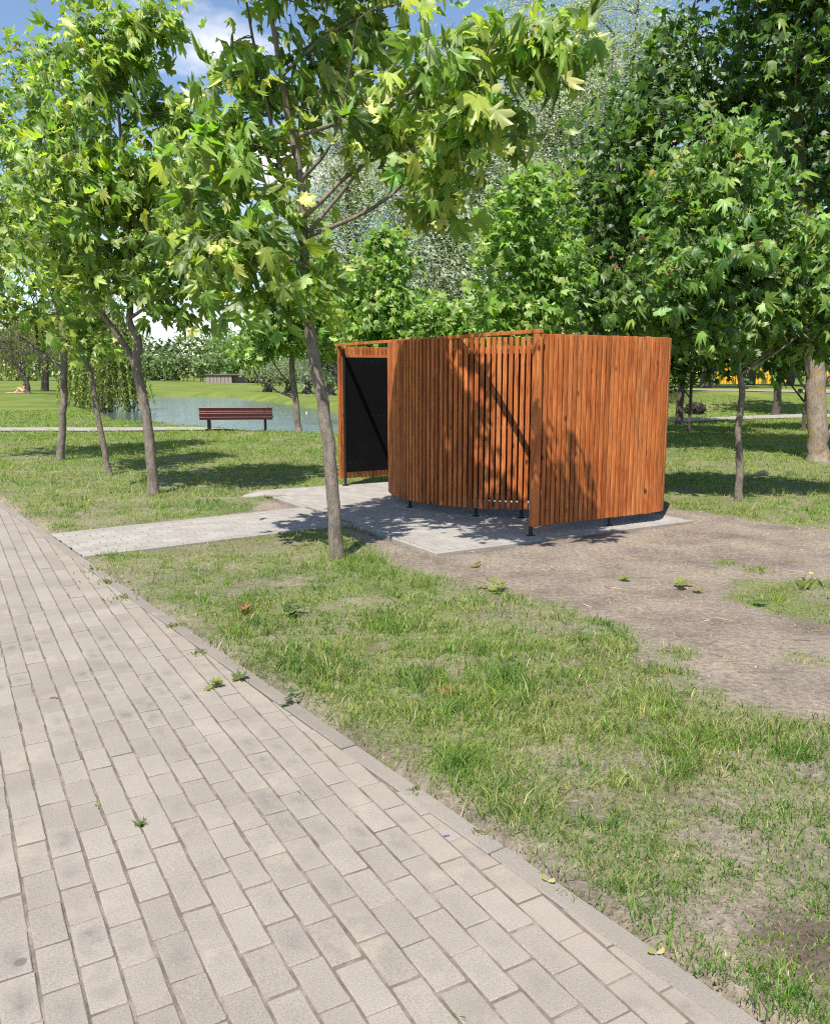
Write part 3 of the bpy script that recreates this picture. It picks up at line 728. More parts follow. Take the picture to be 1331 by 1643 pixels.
def tree(name, label, base, trunk, rad, blobs, n_clu, per, size, pal, shapes=LEAF_LO, mat='leaf', barkm='bark', limbs=(), n_limb=9, spread=0.16, droop=0.65, wind=WIND, group=None,
         single=0, sides=10, seed=1, gap=0.3, shell=.55, hang=None, tips=None, twig_r=0.005, flat=0.75, rootflare=True, limb_lo=.3, flare=.38):
    r = np.random.default_rng(seed)
    base = np.array([base[0], base[1], 0.0]) if len(base) == 2 else np.array(base, float)
    root = empty(name, tuple(base)); tag(root, label, 'tree', group)
    trunk = [np.array(trunk[0]) - np.array([0, 0, .14])] + list(trunk); rad = [rad[0]] + list(rad)
    n = max(10, len(trunk) * 4); P = smooth_path(trunk, n) ; rr = np.interp(np.linspace(0, 1, n), np.linspace(0, 1, len(rad)), rad)
    if rootflare: rr = rr * (1 + flare * np.exp(-np.maximum(0, P[:, 2] - P[0, 2] - .14) / 0.06))
    P[:, :2] += r.normal(0, 1, (n, 2)) * rr[:, None] * 0.10
    VV, QQ = [], []; nb = 0
    def put(p, q, sd):
        nonlocal nb
        v, f = tube_np(p, q, sd); VV.append(v); QQ.append(f + nb); nb += len(v)
    put(P, rr, sides)
    sk = [P[int(n * .35):]]; skr = [rr[int(n * .35):]]
    for pts, r0, r1 in limbs:
        q = smooth_path(pts, 16); qr = np.linspace(r0, r1, 16); put(q, qr, 7); sk.append(q[3:]); skr.append(qr[3:])
    tg = blob_points(blobs, n_limb, 1.0, 0, seed + 5) if n_limb else []
    zt = P[-1, 2]; z_lo = min(b[0][2] - b[1][2] for b in blobs)
    for t in tg:
        hd = np.hypot(*(t[:2] - P[-1, :2])); zz = np.clip(t[2] - (0.55 + .35 * r.random()) * hd - .2, P[int(n * limb_lo), 2], zt)
        i = int(np.argmin(abs(P[:, 2] - zz))); a = P[i]; mid = (a + t) / 2 + np.array([0, 0, -.10]) * np.linalg.norm(t - a) + r.normal(0, .05, 3) * np.linalg.norm(t - a)
        q = smooth_path([a, mid, t], 12); q0 = min(rr[i] * .62, 0.02 * np.linalg.norm(t - a) + .006); qr = np.linspace(q0, max(q0 * .22, twig_r * .7), 12)
        put(q, qr, 6); sk.append(q[3:]); skr.append(qr[3:])
    SK = np.concatenate(sk); SR = np.concatenate(skr)
    cl = blob_points(blobs, n_clu, shell, gap, seed)
    D2 = ((cl[:, None, :] - SK[None]) ** 2).sum(2) + 0.6 * np.maximum(0, SK[None, :, 2] - cl[:, None, 2]) ** 2
    j = D2.argmin(1)
    tw_dir = np.zeros_like(cl)
    for c_, k in zip(range(n_clu), j):
        a = SK[k]; b = cl[c_]; ln = np.linalg.norm(b - a); tw_dir[c_] = (b - a) / (ln + 1e-6)
        if ln < 0.05: continue
        mid = (a + b) / 2 + np.array([0, 0, .08 * ln])
        q = np.array([a, (a + mid) / 2 + (mid - (a + b) / 2) * .3, mid, (mid + b) / 2, b]); q0 = min(SR[k] * .6, twig_r + .004 * ln)
        put(q, np.linspace(q0, twig_r * .35, 5), 4)
    V = np.concatenate(VV) - base; Q = np.concatenate(QQ)
    link('trunk', np_data('trunk', V, Q, M[barkm], None, True), root)
    # leaves
    k = np.repeat(np.arange(n_clu), per); m = len(k)
    out = tw_dir[k]; ctr = np.mean([b[0] for b in blobs], axis=0); rad_out = cl[k] - ctr; rad_out /= np.linalg.norm(rad_out, axis=1)[:, None] + 1e-6
    Pl = cl[k] - out * (r.random((m, 1)) * spread * 1.6) + r.normal(0, spread, (m, 3)) * np.array([1, 1, flat])
    Dl = 0.45 * out + 0.35 * rad_out + np.array([0, 0, -droop]) + wind + r.normal(0, .5, (m, 3))
    Nl = np.array([-.20, -.58, 0.80]) + 0.5 * rad_out + r.normal(0, .48, (m, 3))
    flip = r.random(m) < .2; Nl[flip] *= -1
    Fr = frames(Dl, Nl); S = size * np.clip(r.normal(.97, .28, m), .42, 1.6)
    Fr = Fr * np.stack([r.uniform(.5, 1.08, m), r.uniform(.85, 1.12, m), r.uniform(.8, 1.5, m)], 1)[:, None, :]
    cols = palette(m, *pal)
    tipm = np.zeros(m, bool)
    if tips is not None:                       # young reddish leaves at the outside top
        hi = (cl[k][:, 2] - z_lo) / (max(b[0][2] + b[1][2] for b in blobs) - z_lo)
        far_ = np.linalg.norm((cl[k] - ctr) / np.array([1, 1, 1.2]), axis=1)
        sel = (r.random(m) < tips[1]) & (hi > .35) & (far_ > np.quantile(far_, .6)); cols[sel] = palette(int(sel.sum()), tips[0], [1] * len(tips[0])); S[sel] *= .5; tipm = sel
    pick = r.integers(0, len(shapes), m)
    mask = np.ones(m, bool)
    crown_root = None
    if single:
        cd = Pl - np.array([0, 0, H]); f = cd[:, 1] * cP - cd[:, 2] * sP; u = F * cd[:, 0] / f; v = F * (cd[:, 1] * sP + cd[:, 2] * cP) / f
        inn = (abs(u) < 640) & (v < 800); dist = np.linalg.norm(cd, axis=1) + np.where(inn & ~tipm, 0, 1e3)
        own = np.argsort(dist)[:single]; mask[own] = False
    Vv, Ff, Cc = scatter(shapes, (Pl - base)[mask], Fr[mask], S[mask], cols[mask], pick[mask])
    crown = link('crown', np_data('crown', Vv, Ff, M[mat], Cc), root); crown['kind'] = 'stuff'
    if single:
        nv = 5; lib = {}
        for q in own:
            key = (int(pick[q]), int(r.integers(0, nv)))
            if key not in lib:
                V0, F0, pet = shapes[key[0]]; cc = np.repeat(cols[q][None], len(V0), 0); cc[pet:] = PET
                lib[key] = np_data('leaf', V0, F0, M[mat], cc)
            o = link('leaf', lib[key], crown)
            mt = np.eye(4); mt[:3, :3] = Fr[q] * S[q]; mt[:3, 3] = Pl[q] - base; o.matrix_local = Matrix(mt.tolist())
    return root
def blob(px, py, Y, rx, ry, rd):
    c = at(px, py, Y); s = Y / F * 1.0
    return (c, np.array([rx * s, rd, ry * s]))
def trunk_px(pts, Y): return [at(p[0], p[1], p[2] if len(p) > 2 else Y) for p in pts]

# front maple beside the link path
g = G(541, 895); Y = g[1]
tree('maple_tree', 'nearest slender maple with leaning grey trunk in front of the cabin', g,
     trunk_px([(541, 898), (536, 830), (527, 720), (515, 630), (500, 550), (489, 470), (488, 390), (486, 330), (476, 255), (462, 190), (450, 110), (432, 10), (415, -100), (405, -220)], Y),
     [.064, .059, .056, .053, .048, .043, .038, .034, .03, .027, .023, .018, .013, .008],
     [blob(385, 300, Y + .1, 100, 125, .5), blob(350, 200, Y + .2, 55, 70, .35), blob(510, 80, Y + .25, 150, 100, .55), blob(650, 70, Y - .5, 90, 75, .45), blob(795, 120, Y - 1.0, 100, 90, .4), blob(745, 190, Y - .85, 75, 48, .3), blob(690, 300, Y - .6, 48, 55, .25), blob(375, 425, Y - .2, 70, 75, .4), blob(505, 430, Y - .15, 38, 60, .2), blob(590, 180, Y - .2, 60, 60, .4), blob(875, 50, Y - 1.05, 42, 42, .28),
      blob(450, -130, Y, 150, 110, .85), blob(420, -310, Y, 110, 110, .7)],
     430, 6, .116, MAPLE, LEAF_HI, limbs=[(trunk_px([(489, 345), (520, 318), (553, 285), (610, 250), (680, 235), (740, 225)], Y - .05), .024, .006), (trunk_px([(470, 220, Y), (560, 190, Y - .2), (660, 148, Y - .5), (720, 128, Y - .75), (791, 83, Y - .95), (850, 50, Y - 1.05)], Y), .02, .005),
     (trunk_px([(486, 395), (462, 325), (446, 255), (425, 150), (405, 60), (385, -60)], Y + .05), .028, .008), (trunk_px([(486, 425), (428, 398), (352, 372), (300, 330)], Y - .1), .016, .005), (trunk_px([(452, 120), (520, 60), (590, 20), (660, 0)], Y), .018, .006)],
     n_limb=6, spread=.13, single=300, sides=14, seed=3, gap=.28, limb_lo=.5)
# maples to the left of it
g = G(246, 794); Y = g[1]
tree('maple_tree', 'forked young maple on the lawn beyond the link path', g,
     trunk_px([(246, 796), (238, 690), (226, 620), (218, 585), (223, 550), (208, 515), (209, 470), (205, 400), (200, 300), (190, 180), (180, 60)], Y),
     [.075, .066, .062, .062, .05, .046, .04, .034, .026, .018, .008],
     [blob(190, 210, Y, 120, 120, 1.0), blob(120, 330, Y, 105, 110, .9), blob(250, 350, Y - .3, 100, 95, .7), blob(300, 440, Y - .4, 75, 55, .45), blob(160, 70, Y, 85, 60, .7), blob(210, 30, Y - .2, 60, 40, .5), blob(190, 430, Y, 60, 70, .5), blob(300, 250, Y, 70, 80, .6)],
     390, 8, .114, MAPLE, LEAF_HI, limbs=[(trunk_px([(218, 588), (195, 546), (165, 505), (150, 480), (141, 430), (130, 350), (115, 260)], Y), .048, .012), (trunk_px([(209, 470), (250, 425), (300, 400), (330, 420)], Y - .2), .018, .005)],
     n_limb=9, spread=.15, single=300, sides=12, seed=8, gap=.18)
g = G(176, 763); Y = g[1]
tree('maple_tree', 'thin leaning maple sapling between the two left trunks', g,
     trunk_px([(176, 765), (163, 700), (152, 640), (143, 590), (130, 558), (118, 520), (105, 440), (95, 340), (88, 240)], Y), [.05, .045, .042, .04, .036, .03, .024, .018, .008],
     [blob(100, 400, Y, 85, 90, .9), blob(70, 270, Y, 80, 100, .9), blob(140, 530, Y, 50, 40, .5), blob(80, 160, Y, 60, 80, .7)], 260, 9, .115, MAPLE, LEAF_LO, n_limb=7, seed=12, gap=.2)
g = G(96, 739); Y = g[1]
tree('maple_tree', 'straight pale trunked maple farthest left on the lawn', g,
     trunk_px([(96, 741), (100, 680), (103, 620), (102, 560), (99, 510), (95, 430), (85, 330), (70, 220)], Y), [.075, .068, .064, .06, .055, .04, .03, .01],
     [blob(60, 440, Y, 110, 75, 1.2), blob(10, 300, Y, 90, 120, 1.2), blob(20, 160, Y, 70, 100, 1.0), blob(110, 530, Y, 60, 30, .5), blob(-60, 400, Y, 90, 120, 1.2)], 330, 9, .125, MAPLE, LEAF_LO, n_limb=8, seed=15, gap=.2, limbs=[(trunk_px([(102, 570), (96, 530), (88, 490), (70, 440)], Y), .035, .012), (trunk_px([(103, 575), (118, 530), (122, 480), (130, 430)], Y), .03, .01)],
     tips=([(.30, .12, .05), (.35, .17, .06)], .10))
# maple right of the cabin
g = G(1184, 803); Y = g[1]
tree('maple_tree', 'young maple with reddish shoot tips right of the cabin', g,
     trunk_px([(1184, 805), (1186, 740), (1184, 690), (1190, 630), (1183, 580), (1180, 500), (1172, 400), (1160, 300), (1148, 200)], Y), [.05, .046, .042, .039, .036, .03, .024, .017, .007],
     [blob(1150, 320, Y, 95, 85, .85), blob(1060, 440, Y, 85, 70, .75), blob(1170, 440, Y - .1, 120, 85, .95), blob(1270, 450, Y, 85, 75, .8), blob(1150, 235, Y, 60, 40, .5), blob(1265, 365, Y, 60, 40, .5), blob(1180, 525, Y, 110, 30, .8), blob(1330, 500, Y, 60, 60, .6), blob(1080, 330, Y, 40, 60, .5)],
     600, 8, .106, MAPLE_BLUE, LEAF_HI, n_limb=12, spread=.15, single=300, seed=21, gap=.16, wind=WIND * .6, limb_lo=.5, tips=([(.40, .20, .11), (.36, .21, .09), (.30, .24, .08)], .13), limbs=[(trunk_px([(1165, 330), (1150, 250), (1142, 190), (1136, 150)], Y), .009, .004)])

# ---------------------------------------------------------------- trees behind
def simple_trunk(x, y, lean, h, n=6, z0=0.0): return [np.array([x + lean[0] * t, y + lean[1] * t, z0 - .05 + (h + .05) * t]) for t in np.linspace(0, 1, n)]
g = G(478, 691); Y = g[1]
tree('maple_tree', 'young maple on the pond bank beside the red bench', g, trunk_px([(478, 693), (474, 640), (469, 600), (468, 570), (472, 530), (476, 470), (478, 420)], Y), [.10, .09, .085, .08, .06, .04, .015],
     [blob(470, 495, Y, 75, 60, 1.5), blob(430, 530, Y, 55, 35, 1.1), blob(510, 530, Y, 50, 40, 1.1), blob(400, 565, Y - .4, 28, 14, .5), blob(480, 440, Y, 40, 40, .9)], 300, 12, .15, MAPLE_LIME, LEAF_LO, n_limb=8, seed=31, spread=.22)
Y = 19.5
tree('maple_tree', 'bright green young maple behind the cabin entrance', at(612, 700, Y)[:2], simple_trunk(at(612, 600, Y)[0], Y, (.1, 0), 4.6), [.09, .08, .07, .05, .03, .01],
     [blob(612, 440, Y, 55, 65, 1.0), blob(585, 505, Y, 55, 50, 1.0), blob(650, 500, Y, 60, 55, 1.0), blob(610, 550, Y, 85, 35, 1.1), blob(612, 385, Y, 22, 25, .4)], 260, 12, .14, MAPLE_LIME, LEAF_LO, n_limb=9, seed=33, spread=.2)
Y = 15.2
tree('maple_tree', 'tall light green maple rising behind the cabin middle', at(845, 700, Y)[:2], simple_trunk(at(848, 600, Y)[0], Y, (-.1, 0), 5.0), [.085, .075, .065, .05, .03, .01],
     [blob(850, 350, Y, 65, 70, .9), blob(815, 430, Y, 65, 60, .85), blob(885, 430, Y, 55, 60, .85), blob(795, 500, Y, 50, 35, .7), blob(860, 510, Y, 70, 40, .9), blob(860, 285, Y, 28, 25, .4)], 290, 12, .125, MAPLE_LIME, LEAF_LO, n_limb=10, seed=35, spread=.18)
Y = 18.5
tree('maple_tree', 'low light green maple sapling behind the cabin beam', at(715, 700, Y)[:2], simple_trunk(at(715, 600, Y)[0], Y, (.1, 0), 2.9), [.06, .05, .045, .04, .02, .01],
     [blob(720, 525, Y, 70, 28, .8), blob(690, 505, Y, 30, 22, .5), blob(770, 520, Y, 45, 25, .6)], 150, 12, .125, MAPLE_LIME, LEAF_LO, n_limb=6, seed=37, spread=.18)
Y = 18.0
tree('maple_tree', 'dense dark green maple towering behind the cabin right side', at(1010, 720, Y)[:2], simple_trunk(at(1010, 600, Y)[0], Y, (.3, 0), 8.0), [.2, .18, .16, .12, .07, .02],
     [blob(1000, 230, Y, 85, 90, 1.5), blob(1085, 120, Y, 75, 80, 1.3), blob(1070, 260, Y, 110, 120, 1.8), blob(960, 340, Y, 75, 100, 1.4), blob(1030, 440, Y, 120, 110, 1.8), blob(1170, 280, Y + .5, 85, 150, 1.5), blob(945, 470, Y, 55, 60, 1.0), blob(1085, 40, Y, 30, 40, .6), blob(1150, 470, Y + .6, 110, 90, 1.5), blob(1190, 150, Y + .5, 50, 60, 1)],
     900, 11, .145, DARKG, LEAF_LO, barkm='bark_dark', n_limb=16, seed=39, spread=.24, gap=.12)
g = G(1312, 740); Y = g[1]
tree('mature_tree', 'mature tree with thick lichen stained trunk at the frame edge', g, trunk_px([(1312, 742), (1311, 690), (1308, 620), (1305, 550), (1300, 450), (1290, 330), (1275, 200), (1262, 60), (1255, -100)], Y), [.19, .178, .172, .165, .15, .13, .11, .085, .03],
     [blob(1250, 70, Y, 85, 80, 1.7), blob(1290, 200, Y, 70, 110, 1.5), blob(1200, 15, Y, 50, 45, 1.0), blob(1340, 330, Y + .5, 60, 110, 1.3), blob(1330, -150, Y, 180, 140, 2.6), blob(1430, 100, Y, 130, 220, 2.5), blob(1270, 500, Y + 1.5, 110, 60, 1.4), blob(1340, 545, Y + 1, 80, 30, 1.2)],
     900, 11, .15, DARKG, LEAF_LO, barkm='bark_old', n_limb=14, seed=41, spread=.25, sides=16, gap=.15, flare=.16)
# slim trees on the rise to the right
for i, (px, py, hh, rr_, lab) in enumerate([(1089, 681, 6.5, .13, 'dark slim trunked tree just past the cabin edge by the gravel path'), (1104, 694, 5.0, .05, 'very thin sapling trunk in shade right of the cabin'), (1243, 667, 6.5, .16, 'slightly bent trunk tree beyond the gravel path'), (1288, 690, 5.5, .06, 'thin sapling just before the thick lichened trunk')]):
    g = G(px, py); Y = g[1]; z0 = float(height(g[0], g[1]))
    tree('park_tree', lab, (g[0], g[1], z0), simple_trunk(g[0], g[1], (.25 if i == 2 else .05, 0), hh, 6, z0), [rr_, rr_ * .85, rr_ * .7, rr_ * .55, rr_ * .35, .01],
         [((g[0], g[1], z0 + hh * .75), np.array([hh * .26, hh * .26, hh * .3])), ((g[0] + .6, g[1], z0 + hh * .5), np.array([hh * .27, hh * .2, hh * .14])), ((g[0] - .7, g[1] + .3, z0 + hh * .5), np.array([hh * .25, hh * .2, hh * .2]))],
         210, 12, .2, DARKG, LEAF_LO, barkm='bark_dark', n_limb=6, seed=50 + i, spread=.32, group='slim trees on the rise')
bk = [(1133, 621, 10, .42, 'thick dark trunked tree on the rise behind the slim trees'), (1205, 618, 10, .30, 'shady tree in front of the yellow fence middle'), (1268, 617, 9, .28, 'shady tree beside the yellow fence gap'), (1165, 612, 11, .26, 'far shady tree left of the yellow fence'), (1345, 616, 10, .3, 'shady tree hiding the yellow fence end'), (1110, 612, 11, .25, 'far tree between the slim trunks')]
for i, (px, py, hh, rr_, lab) in enumerate(bk):
    Y = [52, 60, 58, 74, 56, 78][i]; x = at(px, 600, Y)[0]; z0 = float(height(x, Y))
    tree('shade_tree', lab, (x, Y, z0), simple_trunk(x, Y, (.2, 0), hh, 6, z0), [rr_, rr_ * .85, rr_ * .7, rr_ * .55, rr_ * .35, .02],
         [((x, Y, z0 + hh * .68), np.array([hh * .36, hh * .3, hh * .32])), ((x + 1.5, Y, z0 + hh * .48), np.array([hh * .3, hh * .25, hh * .13])), ((x - 1.8, Y, z0 + hh * .5), np.array([hh * .3, hh * .25, hh * .14]))],
         300, 12, .42, DARKG, LEAF_FAR, barkm='bark_dark', n_limb=6, seed=60 + i, spread=.6, group='shade trees on the rise')

# silver willows behind the cabin
def willow(label, px, Y, top_px, w, seed, n=900, group='silver willows'):
    x = at(px, 600, Y)[0]; zt = at(px, top_px, Y)[2]; z0 = float(height(x, Y)); r = np.random.default_rng(seed); hw = w * Y / F
    bl = [((x, Y, zt - .22 * (zt)), np.array([hw * .55, hw * .5, zt * .22]))]
    for k in range(7):
        a = k * 2.4; f = .3 + .09 * k
        bl.append(((x + math.cos(a) * hw * .55, Y + math.sin(a) * hw * .5, z0 + zt * (.25 + .085 * k)), np.array([hw * .5, hw * .45, zt * .15])))
    lm = []
    for k in range(5):
        a = r.uniform(0, 6.28); q = np.array([x + math.cos(a) * hw * .45, Y + math.sin(a) * hw * .4, z0 + zt * r.uniform(.6, .95)])
        p0 = np.array([x, Y, z0 + .3]); lm.append(([p0, p0 + (q - p0) * np.array([.35, .35, .3]), p0 + (q - p0) * np.array([.75, .75, .65]), q], .16, .03))
    return tree('silver_willow', label, (x, Y, z0), simple_trunk(x, Y, (.4, 0), zt * .8, 7, z0), [.28, .25, .2, .16, .1, .06, .02], bl, n, 62, .155, SILVER, LEAF_NAR, 'willow', 'bark_dark', limbs=lm, n_limb=10, seed=seed, spread=.38, droop=.25, group=group, gap=.27, twig_r=.012, flat=1.0)
willow('tall silver leaved willow seen left of the near maple branches', 560, 33, 120, 130, 71, 760)
willow('silver willow showing through between the two maples behind the cabin', 715, 31, 60, 130, 72, 900)
willow('tallest silver willow topping the dark maple', 950, 36, -90, 150, 73, 1050)
willow('silver willow behind the light green maple', 825, 38, -10, 140, 74, 900)
# low silver willows by the bridge
for i, (px, py, Y, top, lab) in enumerate([(428, 628, 78, 588, 'small pollard willow at the dark bridge opening'), (462, 628, 74, 580, 'small pollard willow in front of the bridge middle'), (492, 630, 70, 578, 'small pollard willow before the right bridge end'), (528, 632, 66, 570, 'small pollard willow on the bank nearest the cabin')]):
    x = at(px, 600, Y)[0]; z0 = float(height(x, Y)); zt = at(px, top, Y)[2] - z0
    tree('pollard_willow', lab, (x, Y, z0), simple_trunk(x, Y, (.1, 0), zt * .55, 5, z0), [.38, .34, .3, .28, .2], [((x, Y, z0 + zt * .78), np.array([1.9, 1.6, zt * .3])), ((x + .8, Y, z0 + zt * .62), np.array([1.5, 1.4, zt * .2]))],
         90, 30, .26, SILVER_D, LEAF_NAR, 'willow', 'bark_dark', n_limb=9, seed=80 + i, spread=.45, droop=.2, group='pollard willows by the bridge', twig_r=.02)
# weeping willow over the pond on the left
Y = 47.0; x = at(165, 600, Y)[0]; z0 = float(height(x, Y))
def weeping(label, x, Y, z0, top, hw, seed, nst=520, zlow=.15):
    r = np.random.default_rng(seed); root = tag(empty('weeping_willow', (x, Y, z0)), label, 'tree')
    mb = []; nb = 0; VV = []; QQ = []
    def put(p, q, sd):
        nonlocal nb
        v, f = tube_np(p, q, sd); VV.append(v); QQ.append(f + nb); nb += len(v)
    put(np.array(smooth_path([(x, Y, z0 - .1), (x + .2, Y, z0 + top * .3), (x, Y, z0 + top * .6), (x + .2, Y, z0 + top * .9)], 14)), np.linspace(.4, .1, 14), 9)
    PL, DL = [], []
    for k in range(nst):
        a = r.uniform(0, 6.283); q = math.sqrt(r.random()) * hw; zs = z0 + top * (1 - .55 * (q / hw) ** 2) * r.uniform(.8, 1.0)
        p0 = np.array([x + math.cos(a) * q, Y + math.sin(a) * q, zs]); ln = (zs - z0 - zlow * r.uniform(.5, 3.0)) * r.uniform(.7, 1.0)
        if k % 6 == 0: put(smooth_path([(x, Y, z0 + top * .6), ((x + p0[0]) / 2, (Y + p0[1]) / 2, zs + .3), tuple(p0)], 8), np.linspace(.10, .02, 8), 5)
        t = np.linspace(0, 1, 7); sw = r.normal(0, .25, 2)
        S_ = np.stack([p0[0] + math.cos(a) * .5 * np.sqrt(t) + sw[0] * t, p0[1] + math.sin(a) * .5 * np.sqrt(t) + sw[1] * t, p0[2] + .15 * np.sin(t * 3) - ln * t], 1)
        put(S_, np.linspace(.012, .006, 7), 3)
        m = int(30 + 16 * ln); u = r.random(m); idx = np.clip((u * 6).astype(int), 0, 5); f = (u * 6 - idx)[:, None]
        PL.append(S_[idx] * (1 - f) + S_[idx + 1] * f + r.normal(0, .035, (m, 3))); DL.append(np.array([0, 0, -1.0]) + r.normal(0, .45, (m, 3)))
    P = np.concatenate(PL); D_ = np.concatenate(DL); m = len(P)
    base = np.array([x, Y, z0])
    link('trunk', np_data('trunk', np.concatenate(VV) - base, np.concatenate(QQ), M['bark_dark'], None, True), root)
    V, Ff, Cc = scatter(LEAF_NAR, P - base, frames(D_, r.normal(0, 1, (m, 3)) + np.array([0, -.4, .4])), .18 * np.clip(r.normal(1, .25, m), .5, 1.6), palette(m, *WEEP))
    c = link('crown', np_data('crown', V, Ff, M['willow'], Cc), root); c['kind'] = 'stuff'
    return root
weeping('weeping willow trailing its strands into the pond', x, Y, z0, 8.8, 1.8, 90, 170, .1)
x2 = at(70, 600, 82)[0]; weeping('yellowish weeping willow behind the dark bare tree', x2, 82, float(height(x2, 82)), 9.0, 5.0, 91, 420, 1.2)
# dark small tree far left
Y = 70; x = at(41, 600, Y)[0]; z0 = float(height(x, Y))
tree('dark_leaved_tree', 'small dark purplish tree leaning on the far left lawn', (x, Y, z0), [np.array([x + .1, Y, z0 - .05]), np.array([x, Y, z0 + 1]), np.array([x - .5, Y, z0 + 2]), np.array([x - .9, Y, z0 + 3]), np.array([x - 1, Y, z0 + 4])], [.24, .2, .17, .1, .05],
     [((x - 1.2, Y, z0 + 3.7), np.array([2.6, 2, 1.2])), ((x + 1, Y, z0 + 3.2), np.array([1.6, 1.5, .9]))], 170, 22, .16, ([(.07, .055, .045), (.1, .085, .06), (.05, .045, .03)], [1, 1, 1]), LEAF_NAR, 'willow', 'bark_dark', n_limb=10, seed=95, spread=.4, droop=.1, twig_r=.02)
# row of young trees across the pond
ORD = 'first second third fourth fifth sixth seventh eighth ninth tenth eleventh twelfth thirteenth'.split()
for i in range(13):
    px = 236 + i * 9.2 + rng.uniform(-3, 3); Y = 118 + rng.uniform(-6, 6); x = at(px, 600, Y)[0]; z0 = float(height(x, Y)); hh = rng.uniform(3.0, 4.2)
    tree('young_tree', '%s young tree from the left in the planted row across the pond' % ORD[i], (x, Y, z0), simple_trunk(x, Y, (.05, 0), hh * .8, 5, z0), [.07, .06, .05, .04, .02], [((x, Y, z0 + hh * .66), np.array([1.0, 1.0, hh * .33]))], 24, 12, .36, FARG, LEAF_FAR, n_limb=3, seed=100 + i, spread=.3, group='young trees across the pond', twig_r=.02, sides=6)
# far woods, one mass
def woods():
    r = np.random.default_rng(5); n = 62000; P = []
    cs = []
    for k in range(150):
        a = r.uniform(-1.05, 1.05); d = r.uniform(150, 260); h_ = r.uniform(11, 19) * (d / 190)
        if -0.36 < a < -0.16: h_ *= .72
        cs.append((math.sin(a) * d, math.cos(a) * d, h_))
    cs = np.array(cs); k = r.integers(0, len(cs), n); v = r.normal(size=(n, 3)); v /= np.linalg.norm(v, axis=1)[:, None]; v *= r.random((n, 1)) ** .25
    h_ = cs[k, 2]; P = np.stack([cs[k, 0] + v[:, 0] * h_ * .55, cs[k, 1] + v[:, 1] * h_ * .5, h_ * .5 + v[:, 2] * h_ * .5], 1)
    tone = palette(len(cs), *FARG, .2)[k] * np.exp(r.normal(0, .15, (n, 1)))
    V, Ff, Cc = scatter(LEAF_FAR, P, frames(r.normal(0, 1, (n, 3)) + np.array([0, 0, -.4]), v + np.array([0, -.3, .5])), .85 * np.clip(r.normal(1, .3, n), .4, 2), tone)
    o = link('far_woods', np_data('far_woods', V, Ff, M['willow'], Cc)); tag(o, 'far belt of green woodland beyond the pond', 'woods', None, 'stuff')
woods()

# ---------------------------------------------------------------- bench, bridge, fence, person
g = (G(336, 694) + G(422, 692)) / 2
bench = tag(empty('park_bench', (g[0], g[1], float(height(*g))), math.atan2((G(422, 692) - G(336, 694))[1], (G(422, 692) - G(336, 694))[0]) * .3), 'dark red slatted park bench facing the pond', 'bench')
bw = 2.06
for z, h_, y, tl in [(0.64, .10, .0, -.2), (0.558, .05, .018, -.2), (0.474, .105, .036, -.2), (0.375, .088, .056, -.2)]:
    MB().box((0, y - .03, z), (bw, .034, h_), 0, .006, Matrix.Rotation(tl * -1, 3, 'X')).build('back_slat', M['bench'], bench)
for k in range(4): MB().box((0, .12 + k * .105, .40), (bw, .09, .035), 0, .006).build('seat_slat', M['bench'], bench)
for sx in (-.8, .8):
    mb = MB(); mb.tube([(sx, .10, .0), (sx, .06, .38), (sx, -.03, .66)], [.03, .03, .026], 8); mb.build('rear_leg', M['steel'], bench)
    mb = MB(); mb.tube([(sx, .46, .0), (sx, .46, .37)], [.028, .028], 8); mb.build('front_leg', M['steel'], bench)
    MB().box((sx, .27, .365), (.04, .40, .03)).build('seat_support', M['steel'], bench)

Y = 104.0
br = tag(empty('footbridge', (at(415, 600, Y)[0], Y, 0)), 'low stone footbridge with dark opening beyond the pond', 'bridge')
def lx(px): return at(px, 600, Y)[0] - at(415, 600, Y)[0]
zt = at(415, 602, Y)[2]
def abut(x0, x1, y0, y1, name):
    a = MB().box(((x0 + x1) / 2, (y0 + y1) / 2, zt / 2 - .4), (x1 - x0, y1 - y0, zt + .8)).build(name, M['stone_dk'], br)
    n = max(2, int((x1 - x0) / .42)); st = (x1 - x0) / n
    me = MB().box((0, 0, 0), (st - .06, .06, .3), 0, .012).data('stone_tile', M['stone'])
    for i in range(n):
        for j in range(5):
            o = link('stone_tile', me, a); o.location = (x0 + (i + .5) * st, y0 - .02, .0 + (j + .5) * (zt - .1) / 5)
    return a
abut(lx(335), lx(376), -1.5, 3.0, 'abutment'); abut(lx(486), lx(502), -1.5, 3.0, 'abutment')
MB().box(((lx(376) + lx(399)) / 2, .6, zt / 2 - .4), (lx(399) - lx(376), 2.6, zt + .7), 0).build('wing_wall', M['stone'], br)
MB().box(((lx(335) + lx(502)) / 2, .8, zt + .07), (lx(504) - lx(333), 5.0, .16), 0, .02).build('deck', M['stone_dk'], br)
MB().box(((lx(399) + lx(486)) / 2, 1.2, zt - .12), (lx(486) - lx(399), 1.2, .22)).build('girder', M['stone_dk'], br)
MB().box(((lx(399) + lx(420)) / 2, 2.2, zt / 2 - .5), (lx(420) - lx(399), .6, zt + .4)).build('opening_shade', M['bark_dark'], br)  # dark block standing in for the shade inside the bridge opening

